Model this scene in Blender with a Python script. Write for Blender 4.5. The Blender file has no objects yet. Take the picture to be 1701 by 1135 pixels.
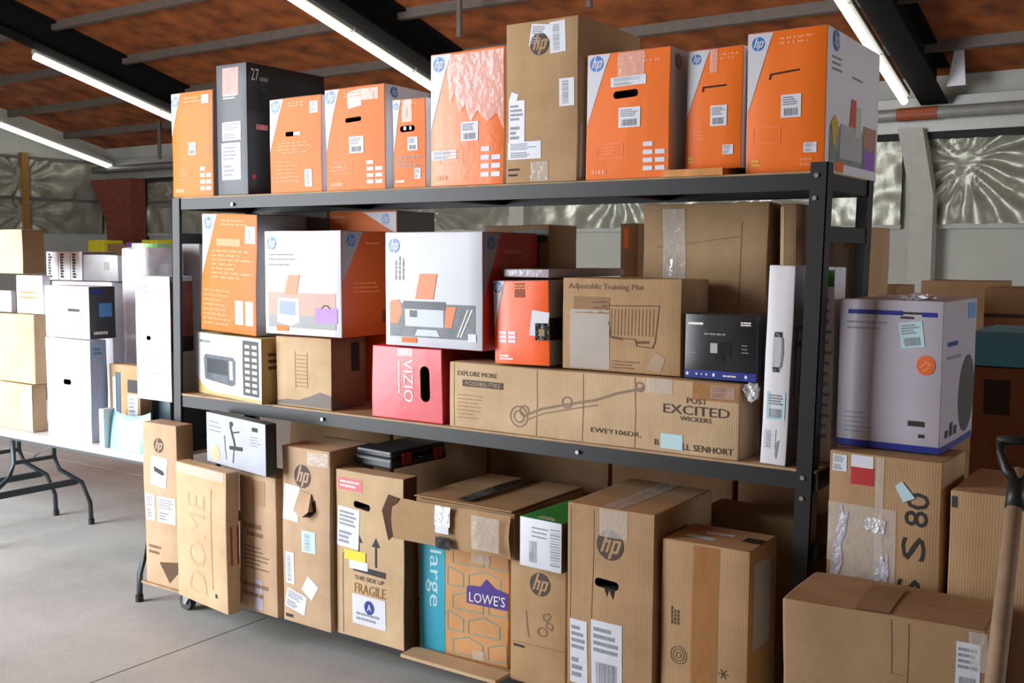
import bpy, bmesh, math, random
from mathutils import Vector, Matrix, noise

# ------------------------------------------------------------------ camera, world, daylight, exposure
SC = bpy.context.scene
COL = SC.collection
FPX, CX, CY = 1736.0, 850.5, 567.5                 # focal length and centre of the 1701 x 1135 frame
CAM = Vector((0, 0, 1.6))
HZ, ROLL = 423.0, 0.005
_p = math.atan((CY - HZ) / FPX)
_a = math.atan((CX + 1681.0) * math.cos(_p) / FPX)
_fx, _fy = -math.cos(_a), math.sin(_a)
FWD = Vector((_fx * math.cos(_p), _fy * math.cos(_p), -math.sin(_p)))
_r = Vector((_fy, -_fx, 0)); _u = _r.cross(FWD)
RGT = _r * math.cos(ROLL) + _u * math.sin(ROLL)
UPV = RGT.cross(FWD)
cam_data = bpy.data.cameras.new('camera'); cam_data.sensor_width = 36.0
cam_data.lens = FPX / 1701.0 * 36.0; cam_data.clip_end = 200
cam = bpy.data.objects.new('camera', cam_data); COL.objects.link(cam)
cam.matrix_world = Matrix((( RGT.x, UPV.x, -FWD.x, CAM.x), (RGT.y, UPV.y, -FWD.y, CAM.y), (RGT.z, UPV.z, -FWD.z, CAM.z), (0, 0, 0, 1)))
SC.camera = cam
SC.view_settings.view_transform = 'Standard'; SC.view_settings.look = 'None'
SC.view_settings.gamma = 1; SC.view_settings.use_curve_mapping = False
SC.view_settings.exposure = 0.0
world = bpy.data.worlds.new('daylight'); SC.world = world; world.use_nodes = True
world.node_tree.nodes['Background'].inputs[0].default_value = (0.62, 0.78, 1.0, 1)
world.node_tree.nodes['Background'].inputs[1].default_value = 1.0
# daylight that comes in through the open roll-up door in the wall behind the camera
DOOR = (-9.3, -5.3, 4.2)                          # x from, x to, height of the opening in wall_front
FRONT_Y = -1.2
al = bpy.data.lights.new('door_daylight', 'AREA'); al.shape = 'RECTANGLE'
al.size, al.size_y = DOOR[1] - DOOR[0] - .1, DOOR[2] - .1
al.energy = 950; al.color = (0.92, 0.965, 1.0)
alo = bpy.data.objects.new('door_daylight', al); COL.objects.link(alo)
alo.location = ((DOOR[0] + DOOR[1]) / 2, FRONT_Y + .02, DOOR[2] / 2); alo.rotation_euler = (math.radians(90), 0, 0)
SIDE_OPENING = (4.6, 9.0, 3.4)                         # unseen opening added in wall_right for side light: y from, y to, height
EAST_X = 7.5
bl = bpy.data.lights.new('side_fill', 'AREA'); bl.shape = 'RECTANGLE'; bl.size, bl.size_y = SIDE_OPENING[1] - SIDE_OPENING[0] - .1, SIDE_OPENING[2] - .1
bl.energy = 180; bl.color = (0.96, 0.98, 1.0)  # fill added to brighten the faces that look right
blo = bpy.data.objects.new('side_fill', bl); COL.objects.link(blo)
blo.location = (EAST_X - .02, (SIDE_OPENING[0] + SIDE_OPENING[1]) / 2, SIDE_OPENING[2] / 2); blo.rotation_euler = (math.radians(90), 0, math.radians(90))
TUBE = 2.7                                         # strength of the fluorescent tubes

def ray(x, y): return FWD + RGT * ((x - CX) / FPX) - UPV * ((y - CY) / FPX)
def atz(x, y, z): r = ray(x, y); return CAM + r * ((z - CAM.z) / r.z)
def aty(x, y, Y): r = ray(x, y); return CAM + r * ((Y - CAM.y) / r.y)
def atx(x, y, X): r = ray(x, y); return CAM + r * ((X - CAM.x) / r.x)
def proj(p):
    d = Vector(p) - CAM; w = d.dot(FWD)
    return CX + FPX * d.dot(RGT) / w, CY - FPX * d.dot(UPV) / w

# ------------------------------------------------------------------ materials
def lin(c):
    return tuple((v / 255 / 12.92 if v / 255 <= .04045 else ((v / 255 + .055) / 1.055) ** 2.4) for v in c) + (1,)
MATS = {}
def mat(name, rgb, rough=.6, metal=0., var=.06, scale=9., bump=0., bscale=40., spec=.5, coat=0.):
    if name in MATS: return MATS[name]
    m = bpy.data.materials.new(name); m.use_nodes = True; nt = m.node_tree; N = nt.nodes; L = nt.links
    b = N['Principled BSDF']; b.inputs['Roughness'].default_value = rough; b.inputs['Metallic'].default_value = metal
    b.inputs['Specular IOR Level'].default_value = spec
    if coat: b.inputs['Coat Weight'].default_value = coat; b.inputs['Coat Roughness'].default_value = .12
    c = lin(rgb)
    tc = N.new('ShaderNodeTexCoord')
    if var > 0:
        n = N.new('ShaderNodeTexNoise'); n.inputs['Scale'].default_value = scale; n.inputs['Detail'].default_value = 5
        L.new(tc.outputs['Object'], n.inputs['Vector'])
        r = N.new('ShaderNodeValToRGB')
        r.color_ramp.elements[0].position = .3; r.color_ramp.elements[1].position = .7
        r.color_ramp.elements[0].color = tuple(v * (1 - var) for v in c[:3]) + (1,)
        r.color_ramp.elements[1].color = tuple(min(1, v * (1 + var)) for v in c[:3]) + (1,)
        L.new(n.outputs['Fac'], r.inputs['Fac']); L.new(r.outputs['Color'], b.inputs['Base Color'])
    else:
        b.inputs['Base Color'].default_value = c
    if bump > 0:
        n2 = N.new('ShaderNodeTexNoise'); n2.inputs['Scale'].default_value = bscale; n2.inputs['Detail'].default_value = 3
        L.new(tc.outputs['Object'], n2.inputs['Vector'])
        bp = N.new('ShaderNodeBump'); bp.inputs['Strength'].default_value = bump; bp.inputs['Distance'].default_value = .01
        L.new(n2.outputs['Fac'], bp.inputs['Height']); L.new(bp.outputs['Normal'], b.inputs['Normal'])
    MATS[name] = m; return m

def cardboard(name, rgb, horiz=False):
    if name in MATS: return MATS[name]
    m = bpy.data.materials.new(name); m.use_nodes = True; nt = m.node_tree; N = nt.nodes; L = nt.links
    b = N['Principled BSDF']; b.inputs['Roughness'].default_value = .75; b.inputs['Specular IOR Level'].default_value = .25
    c = lin(rgb)[:3]
    tc = N.new('ShaderNodeTexCoord')
    n = N.new('ShaderNodeTexNoise'); n.inputs['Scale'].default_value = 6; n.inputs['Detail'].default_value = 6; n.inputs['Roughness'].default_value = .62
    L.new(tc.outputs['Object'], n.inputs['Vector'])
    r = N.new('ShaderNodeValToRGB'); e = r.color_ramp.elements
    e[0].position = .28; e[0].color = (c[0] * .84, c[1] * .80, c[2] * .74, 1)
    e[1].position = .72; e[1].color = (c[0] * 1.10, c[1] * 1.10, c[2] * 1.10, 1)
    L.new(n.outputs['Fac'], r.inputs['Fac'])
    w = N.new('ShaderNodeTexWave'); w.inputs['Scale'].default_value = 42; w.inputs['Distortion'].default_value = .6
    w.bands_direction = 'Z' if horiz else 'X'
    L.new(tc.outputs['Object'], w.inputs['Vector'])
    mx = N.new('ShaderNodeMix'); mx.data_type = 'RGBA'; mx.blend_type = 'MULTIPLY'; mx.inputs[0].default_value = .10
    L.new(r.outputs['Color'], mx.inputs[6]); L.new(w.outputs['Color'], mx.inputs[7])
    L.new(mx.outputs[2], b.inputs['Base Color'])
    bp = N.new('ShaderNodeBump'); bp.inputs['Strength'].default_value = .12; bp.inputs['Distance'].default_value = .003
    L.new(w.outputs['Fac'], bp.inputs['Height']); L.new(bp.outputs['Normal'], b.inputs['Normal'])
    MATS[name] = m; return m

def tapemat(name, rgb, clear=.55, rough=.12):
    if name in MATS: return MATS[name]
    m = bpy.data.materials.new(name); m.use_nodes = True; nt = m.node_tree; N = nt.nodes; L = nt.links
    b = N['Principled BSDF']; b.inputs['Base Color'].default_value = lin(rgb); b.inputs['Roughness'].default_value = rough
    tc = N.new('ShaderNodeTexCoord'); n = N.new('ShaderNodeTexNoise'); n.inputs['Scale'].default_value = 30
    L.new(tc.outputs['Object'], n.inputs['Vector'])
    bp = N.new('ShaderNodeBump'); bp.inputs['Strength'].default_value = .5; bp.inputs['Distance'].default_value = .01
    L.new(n.outputs['Fac'], bp.inputs['Height']); L.new(bp.outputs['Normal'], b.inputs['Normal'])
    t = N.new('ShaderNodeBsdfTransparent'); mx = N.new('ShaderNodeMixShader'); mx.inputs[0].default_value = 1 - clear
    L.new(t.outputs[0], mx.inputs[1]); L.new(b.outputs[0], mx.inputs[2]); L.new(mx.outputs[0], N['Material Output'].inputs['Surface'])
    MATS[name] = m; return m

KR = cardboard('kraft', (180, 148, 111)); KR2 = cardboard('kraft_pale', (204, 177, 142)); KR3 = cardboard('kraft_rosy', (196, 166, 136))
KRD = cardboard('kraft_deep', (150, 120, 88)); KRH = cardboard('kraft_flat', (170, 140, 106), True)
KDK = mat('kraft_inside', (92, 66, 46), .85)
ORG = mat('orange_print', (235, 112, 18), .5, var=.05, scale=4, bump=.08, bscale=14, spec=.3)
ORF = mat('orange_shrink_wrapped', (235, 112, 18), .42, var=.05, bump=.2, bscale=22, coat=.12)
WHT = mat('white_print', (196, 199, 208), .42, var=.02)
WHM = mat('white_carton', (226, 226, 232), .5, var=.03, bump=.05)
GRY = mat('grey_print', (150, 148, 152), .5, var=.04)
LAV = mat('lilac_white_print', (184, 178, 190), .45, var=.03)
BLK = mat('black_print', (22, 21, 23), .35, var=.1)
BRNK = mat('brown_ink', (72, 58, 50), .7, var=.05)
INK = mat('dark_ink', (46, 42, 42), .7, var=0)
INKS = mat('soft_ink', (132, 102, 78), .75, var=0)
GINK = mat('grey_ink', (142, 145, 156), .6, var=0)
BLU = mat('logo_blue', (20, 110, 190), .4, var=0)
NAVY = mat('navy_print', (38, 50, 140), .4, var=.05)
SKYB = mat('sky_blue_print', (90, 150, 205), .4, var=.05)
WINK = mat('white_ink', (240, 236, 232), .5, var=0)
PINK = mat('pale_orange_ink', (244, 142, 86), .5, var=0)
RED = mat('red_print', (206, 34, 52), .34, var=.06, bump=.08, bscale=14)
DRED = mat('dark_red_print', (140, 20, 34), .4, var=.06)
PUR = mat('purple_print', (150, 96, 190), .45, var=.1)
STK = mat('sticker_paper', (214, 218, 228), .5, var=.03)
STP = mat('sticker_pale_blue', (186, 220, 228), .45, var=.05)
YEL = mat('yellow_print', (222, 206, 40), .5, var=.1)
GRN = mat('green_print', (46, 138, 58), .45, var=.08)
TEAL = mat('teal_print', (40, 160, 186), .5, var=.05)
HOLE = mat('slot_shadow', (38, 28, 22), .9, var=.1)
STEEL = mat('black_powder_coat', (15, 15, 17), .5, var=.12, scale=20, spec=.5)
BOLT = mat('zinc_bolt', (190, 190, 195), .3, .9, var=.05)
PLY = mat('plywood', (172, 142, 106), .7, var=.2, scale=14)
PLYO = mat('plywood_edge', (206, 140, 74), .7, var=.2, scale=20)
TAPE = tapemat('clear_tape', (235, 232, 225), .62); TAPEB = tapemat('amber_tape', (180, 120, 62), .5, .2)
TAPEK = mat('black_tape', (24, 24, 28), .22, var=.2, scale=30, bump=.4)
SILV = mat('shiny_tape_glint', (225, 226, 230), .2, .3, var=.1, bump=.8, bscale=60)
POUCH = mat('aqua_poly_mailer', (150, 222, 228), .35, var=.03, bump=.2, bscale=12)

# ------------------------------------------------------------------ object helpers
def link(name, me, parent=None, kind=None):
    o = bpy.data.objects.new(name, me); COL.objects.link(o)
    if parent: o.parent = parent
    if kind: o['kind'] = kind
    return o
def tag(o, label, cat, group=None, kind=None):
    o['label'] = label; o['category'] = cat
    if group: o['group'] = group
    if kind: o['kind'] = kind
    return o
def empty(name, loc, rz=0., ry=0., rx=0.):
    o = bpy.data.objects.new(name, None); COL.objects.link(o); o.empty_display_size = .1
    o.location = loc; o.rotation_euler = (rx, ry, rz); return o

class MB:
    """collects shapes, builds one mesh object"""
    def __init__(s): s.v = []; s.f = []; s.mi = []
    def add(s, vs, fs, mi=0):
        o = len(s.v); s.v += [tuple(v) for v in vs]; s.f += [tuple(i + o for i in f) for f in fs]; s.mi += [mi] * len(fs)
    def box(s, x0, x1, y0, y1, z0, z1, mi=0, M=None):
        vs = [Vector(p) for p in ((x0, y0, z0), (x1, y0, z0), (x1, y1, z0), (x0, y1, z0), (x0, y0, z1), (x1, y0, z1), (x1, y1, z1), (x0, y1, z1))]
        if M: vs = [M @ v for v in vs]
        s.add(vs, [(0, 3, 2, 1), (4, 5, 6, 7), (0, 1, 5, 4), (1, 2, 6, 5), (2, 3, 7, 6), (3, 0, 4, 7)], mi)
    def tube(s, pts, r, n=10, mi=0, cap=True):
        pts = [Vector(p) for p in pts]; rings = []
        rr = r if isinstance(r, (list, tuple)) else [r] * len(pts)
        up = Vector((0, 0, 1))
        for i, p in enumerate(pts):
            d = (pts[min(i + 1, len(pts) - 1)] - pts[max(i - 1, 0)]).normalized()
            a = d.cross(up if abs(d.z) < .95 else Vector((1, 0, 0))).normalized(); b = a.cross(d).normalized()
            rings.append([p + a * math.cos(2 * math.pi * k / n) * rr[i] + b * math.sin(2 * math.pi * k / n) * rr[i] for k in range(n)])
        o = [v for ring in rings for v in ring]
        fs = [(i * n + k, i * n + (k + 1) % n, (i + 1) * n + (k + 1) % n, (i + 1) * n + k) for i in range(len(pts) - 1) for k in range(n)]
        if cap: fs += [tuple(range(n - 1, -1, -1)), tuple((len(pts) - 1) * n + k for k in range(n))]
        s.add(o, fs, mi)
    def prism(s, poly, axis, a0, a1, mi=0):
        """poly of 2d points pushed along an axis 'x','y','z' (the other two axes in order)"""
        def P(q, a): return (a, q[0], q[1]) if axis == 'x' else ((q[0], a, q[1]) if axis == 'y' else (q[0], q[1], a))
        n = len(poly)
        s.add([P(q, a0) for q in poly] + [P(q, a1) for q in poly],
              [tuple(range(n - 1, -1, -1)), tuple(range(n, 2 * n))] + [(k, (k + 1) % n, n + (k + 1) % n, n + k) for k in range(n)], mi)
    def build(s, name, mats, parent=None, kind=None, smooth=False):
        me = bpy.data.meshes.new(name); me.from_pydata(s.v, [], s.f)
        for m in (mats if isinstance(mats, (list, tuple)) else [mats]): me.materials.append(m)
        me.polygons.foreach_set('material_index', s.mi)
        if smooth: me.polygons.foreach_set('use_smooth', [True] * len(me.polygons))
        bm = bmesh.new(); bm.from_mesh(me); bmesh.ops.recalc_face_normals(bm, faces=bm.faces); bm.to_mesh(me); bm.free()
        me.update()
        return link(name, me, parent, kind)

def text_mesh(s, cache={}):
    if s in cache: return cache[s]
    cu = bpy.data.curves.new('t', 'FONT'); cu.body = s; cu.resolution_u = 2; cu.align_x = 'LEFT'
    o = bpy.data.objects.new('t', cu); COL.objects.link(o)
    dg = bpy.context.evaluated_depsgraph_get(); me = o.evaluated_get(dg).to_mesh()
    vs = [(v.co.x, v.co.y) for v in me.vertices]; fs = [tuple(p.vertices) for p in me.polygons]
    o.evaluated_get(dg).to_mesh_clear(); bpy.data.objects.remove(o); bpy.data.curves.remove(cu)
    xs = [v[0] for v in vs]; ys = [v[1] for v in vs]
    w, h = max(xs) - min(xs), max(ys) - min(ys)
    cache[s] = ([((x - min(xs)) / w, (y - min(ys)) / h) for x, y in vs], fs)
    return cache[s]

# ------------------------------------------------------------------ cartons
def place(xl, xr, ytop, Y, z0, rot=0., xb=None, D=.3, H=None):
    rot = math.radians(rot)
    zt = aty(xl, ytop, Y).z if H is None else z0 + H
    zm = (z0 + zt) / 2; X = aty(xl, ytop + 60, Y).x
    for _ in range(3):
        py = proj((X, Y, zm))[1]; X = aty(xl, py, Y).x
        if H is None: zt = aty(xl, ytop, Y).z; zm = (z0 + zt) / 2
    d = Vector((math.cos(rot), math.sin(rot)))
    def hit(px, P, d):
        r = ray(px, py); det = d.x * -r.y + r.x * d.y
        q = Vector((CAM.x - P.x, CAM.y - P.y))
        return (q.x * -r.y + r.x * q.y) / det
    P = Vector((X, Y)); W = hit(xr, P, d); PR = P + d * W
    if xb is not None: D = hit(xb, PR, Vector((-d.y, d.x)))
    return dict(X=X, Y=Y, rot=rot, W=W, D=D, H=zt - z0, z0=z0)
def placeb(bl, br, ytop, z0, xb=None, D=.3, H=None):
    a = atz(bl[0], bl[1], z0); b = atz(br[0], br[1], z0)
    rot = math.atan2(b.y - a.y, b.x - a.x); W = math.hypot(b.x - a.x, b.y - a.y)
    zt = aty(bl[0], ytop, a.y).z if H is None else z0 + H
    if xb is not None:
        py = proj((b.x, b.y, (z0 + zt) / 2))[1]; r = ray(xb, py); d = Vector((-math.sin(rot), math.cos(rot)))
        det = d.x * -r.y + r.x * d.y; q = Vector((CAM.x - b.x, CAM.y - b.y)); D = (q.x * -r.y + r.x * q.y) / det
    return dict(X=a.x, Y=a.y, rot=rot, W=W, D=D, H=zt - z0, z0=z0)

SEED = [0]
class Carton:
    """a box on its own root; faces F front, R right, L left, B back, T top, U under.  local origin: front left bottom corner"""
    def __init__(s, name, label, cat, pl, mats, r=.004, amp=.004, bulge=.004, holes=(), lean=0., tip=0., group=None, sag=0., flaps=False):
        SEED[0] += 1; s.seed = Vector((SEED[0] * 3.7, SEED[0] * 1.3, SEED[0] * 2.1)); s.rnd = random.Random(SEED[0])
        s.W, s.D, s.H = pl['W'], pl['D'], pl['H']; s.amp, s.bulge, s.sag = amp, bulge, sag
        s.pl = pl
        s.root = empty(name, (pl['X'], pl['Y'], pl['z0']), pl['rot'], lean, tip)
        if lean > 0: s.root.location.z += math.sin(lean) * s.W
        if tip < 0: s.root.location.z += -math.sin(tip) * s.D
        tag(s.root, label, cat, group)
        ml = [mats.get(k, mats['*']) for k in 'FRLBTU'] + [HOLE]
        s.ml = ml
        me = s._body(ml, r, holes)
        for v in me.vertices: v.co = s.deform(v.co)
        me.update()
        s.body = link('body', me, s.root)
    @property
    def top(s): return s.pl['z0'] + s.H
    def deform(s, p):
        p = Vector(p); W, D, H = s.W, s.D, s.H
        n = noise.noise_vector(p * 4.0 + s.seed) * s.amp
        k = max(0, min(1, p.z / H))
        n.z *= k
        bu = s.bulge
        su = lambda t: math.sin(math.pi * max(0, min(1, t)))
        o = Vector((0, 0, 0))
        o.y += (-1 + 2 * p.y / D) * bu * su(p.x / W) * su(p.z / H)
        o.x += (-1 + 2 * p.x / W) * bu * su(p.y / D) * su(p.z / H)
        o.z += -s.sag * k * su(p.x / W) * su(p.y / D)
        return p + n + o
    def _body(s, ml, r, holes):
        W, D, H = s.W, s.D, s.H
        def ax(L):
            n = max(3, int(L / .06)); n = min(n, 14)
            return [0, r * .35, r] + [r + (L - 2 * r) * i / n for i in range(1, n)] + [L - r, L - r * .35, L]
        X, Y, Z = ax(W), ax(D), ax(H)
        bm = bmesh.new(); cache = {}
        def vert(x, y, z):
            k = (round(x, 6), round(y, 6), round(z, 6))
            if k not in cache:
                p = Vector((x, y, z)); q = Vector((min(max(x, r), W - r), min(max(y, r), D - r), min(max(z, r), H - r)))
                d = p - q
                cache[k] = bm.verts.new(q + d.normalized() * r)
            return cache[k]
        def grid(A, Bx, f, mi):
            for i in range(len(A) - 1):
                for j in range(len(Bx) - 1):
                    try:
                        fc = bm.faces.new((vert(*f(A[i], Bx[j])), vert(*f(A[i + 1], Bx[j])), vert(*f(A[i + 1], Bx[j + 1])), vert(*f(A[i], Bx[j + 1]))))
                        fc.material_index = mi; fc.smooth = True
                    except ValueError: pass
        grid(X, Z, lambda a, b: (a, 0, b), 0); grid(Y, Z, lambda a, b: (W, a, b), 1); grid(Y, Z, lambda a, b: (0, a, b), 2)
        grid(X, Z, lambda a, b: (a, D, b), 3); grid(X, Y, lambda a, b: (a, b, H), 4); grid(X, Y, lambda a, b: (a, b, 0), 5)
        bmesh.ops.recalc_face_normals(bm, faces=bm.faces)
        me = bpy.data.meshes.new('body'); bm.to_mesh(me); bm.free()
        for m in ml: me.materials.append(m)
        if holes:
            o = link('tmp', me); mb = MB()
            for face, u0, v0, u1, v1, rot in holes:
                w = W if face == 'F' else D
                a0, a1, b0, b1 = u0 * w, u1 * w, v0 * H, v1 * H
                rr = min(a1 - a0, b1 - b0) / 2 * .95; pts = []
                for cx_, cy_, t0 in ((a1 - rr, b1 - rr, 0), (a0 + rr, b1 - rr, 90), (a0 + rr, b0 + rr, 180), (a1 - rr, b0 + rr, 270)):
                    for k in range(4): t = math.radians(t0 + 30 * k); pts.append((cx_ + rr * math.cos(t), cy_ + rr * math.sin(t)))
                c = Vector(((a0 + a1) / 2, (b0 + b1) / 2)); cr, sr = math.cos(math.radians(rot)), math.sin(math.radians(rot))
                pts = [(c.x + (x - c.x) * cr - (y - c.y) * sr, c.y + (x - c.x) * sr + (y - c.y) * cr) for x, y in pts]
                if face == 'F': mb.prism(pts, 'y', -.02, .045, 6)
                else: mb.prism(pts, 'x', W - .045, W + .02, 6)
            co = mb.build('cut', ml)
            md = o.modifiers.new('b', 'BOOLEAN'); md.operation = 'DIFFERENCE'; md.object = co; md.solver = 'EXACT'
            dg = bpy.context.evaluated_depsgraph_get()
            me = bpy.data.meshes.new_from_object(o.evaluated_get(dg))
            bpy.data.objects.remove(o); bpy.data.objects.remove(co)
            me.polygons.foreach_set('use_smooth', [False] * len(me.polygons))
        me.name = 'body'
        return me
    def dims(s, face): return {'F': (s.W, s.H), 'R': (s.D, s.H), 'L': (s.D, s.H), 'T': (s.W, s.D)}[face]
    def pt(s, face, u, v, off):
        a, b = s.dims(face); a *= u; b *= v
        p = {'F': (a, -off, b), 'R': (s.W + off, a, b), 'L': (-off, s.D - a, b), 'T': (a, b, s.H + off)}[face]
        return s.deform(p)
    # -- flat print and stuck-on pieces
    def emit(s, name, face, geo, m, parent=None, off=.0009, label=None):
        me = bpy.data.meshes.new(name); w, h = s.dims(face)
        me.from_pydata([(u * w, v * h, 0) for u, v in geo.v], [], geo.f)
        bm = bmesh.new(); bm.from_mesh(me)            # cut long pieces so that print follows the bulge of the board
        big = [f for f in bm.faces if len(f.verts) > 4 and f.calc_area() > .0012]
        if big: bmesh.ops.triangulate(bm, faces=big)
        for _ in range(3):
            lg = [e for e in bm.edges if e.calc_length() > .06]
            if not lg: break
            bmesh.ops.subdivide_edges(bm, edges=lg, cuts=1, use_grid_fill=True)
        for v in bm.verts: v.co = s.pt(face, v.co.x / w, v.co.y / h, off)
        bm.to_mesh(me); bm.free()
        me.materials.append(m)
        o = link(name, me, parent or s.root)
        if label: o['label'] = label
        if any(k in name for k in ('print', 'icon', 'marks', 'barcode', 'crease', 'drawing', 'arrows', 'handwrit')): o['kind'] = 'stuff'
        return o
    def quad(s, name, face, u0, v0, u1, v1, m, off=.0009, parent=None, label=None, rot=0, sk=0):
        g = Geo(s.dims(face)); g.rect(u0, v0, u1, v1, rot, sk); return s.emit(name, face, g, m, parent, off, label)
    def poly(s, name, face, pts, m, off=.0009, parent=None, label=None):
        g = Geo(s.dims(face)); g.poly(pts); return s.emit(name, face, g, m, parent, off, label)
    def text(s, name, face, txt, u0, v0, u1, v1, m, rot=0, off=.0014, parent=None, shear=0.):
        g = Geo(s.dims(face)); g.text(txt, u0, v0, u1, v1, rot, shear); return s.emit(name, face, g, m, parent, off)
    def fine(s, name, face, u0, v0, u1, v1, rows, m, off=.0012, parent=None, fill=.5, rot=0, word=.12):
        g = Geo(s.dims(face)); g.fine(u0, v0, u1, v1, rows, s.rnd, fill, rot, word); return s.emit(name, face, g, m, parent, off)
    def sticker(s, face, u0, v0, u1, v1, rot=0, m=None, style='b', ink=None, label='white paper sticker with print'):
        o = s.quad('sticker', face, u0, v0, u1, v1, m or STK, .0011, None, label, rot)
        g = Geo(s.dims(face)); du, dv = u1 - u0, v1 - v0
        if style in 'bl': g.fine(u0 + du * .08, v0 + dv * .52, u1 - du * .1, v1 - dv * .08, 4, s.rnd, .55, 0, .2)
        if style == 'b': g.bars(u0 + du * .15, v0 + dv * .08, u1 - du * .15, v0 + dv * .40, s.rnd)
        if style == 'l': g.fine(u0 + du * .08, v0 + dv * .08, u1 - du * .3, v0 + dv * .42, 3, s.rnd, .6, 0, .2)
        if style == 'v': g.bars(u0 + du * .2, v0 + dv * .08, u0 + du * .6, v1 - dv * .08, s.rnd, True)
        if rot: g.spin((u0 + u1) / 2, (v0 + v1) / 2, rot)
        if g.f: s.emit('sticker_print', face, g, ink or GINK, o, .0016)
        return o
    def logo(s, face, u, v, rad, disc, letters, rot=0):
        """round mark with two slanted letters; rad in metres"""
        w, h = s.dims(face); g = Geo((w, h)); g.disc(u, v, rad / w, rad / h)
        o = s.emit('logo', face, g, disc, None, .0012, 'round logo with slanted hp letters')
        g = Geo((w, h))
        for x0, x1, y0, y1 in ((-.56, -.34, -.5, .92), (-.34, .02, .18, .38), (-.18, .02, -.5, .3), (.14, .36, -.92, .38), (.36, .74, .2, .38), (.56, .78, -.42, .3), (.36, .74, -.5, -.33)):
            q = [(x0 + .33 * y0, y0), (x1 + .33 * y0, y0), (x1 + .33 * y1, y1), (x0 + .33 * y1, y1)]
            g.poly([(u + a * rad / w, v + b * rad / h) for a, b in q])
        s.emit('logo_letters', face, g, letters, o, .0018)
        return o
    def tape(s, face, u0, v0, u1, v1, m=None, rot=0, label='strip of clear packing tape'):
        return s.quad('tape', face, u0, v0, u1, v1, m or TAPE, .0022, None, label, rot)
    def seam(s, m, along='y', wd=.06):
        """two top flaps meeting under a strip of tape that folds over the front edge"""
        for k in (0, 1):
            g = Geo((s.W, s.D)); a, b = (.006 / s.W + .0, .497) if k == 0 else (.503, 1 - .006 / s.W)
            if along == 'y': g.rect(a, .015, b, .985)
            else: g.rect(.015, a, .985, b)
            s.emit('flap', 'T', g, m, None, .0005)
    def wedge(s, face, w, h, m=None, flip=False):
        g = Geo(s.dims(face)); n = 8
        for i in range(n):
            v0, v1 = 1 - h + h * i / n, 1 - h + h * (i + 1) / n
            w0, w1 = w * i / n + .004, w * (i + 1) / n + .004
            q = [(.012, v0), (.012 + w0, v0), (.012 + w1, v1 - .008 * (i == n - 1)), (.012, v1 - .008 * (i == n - 1))]
            if flip: q = [(1 - a, b) for a, b in q]
            g.poly(q)
        return s.emit('white_corner', face, g, m or WHT, None, .0009, 'white slanted corner panel')

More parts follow.
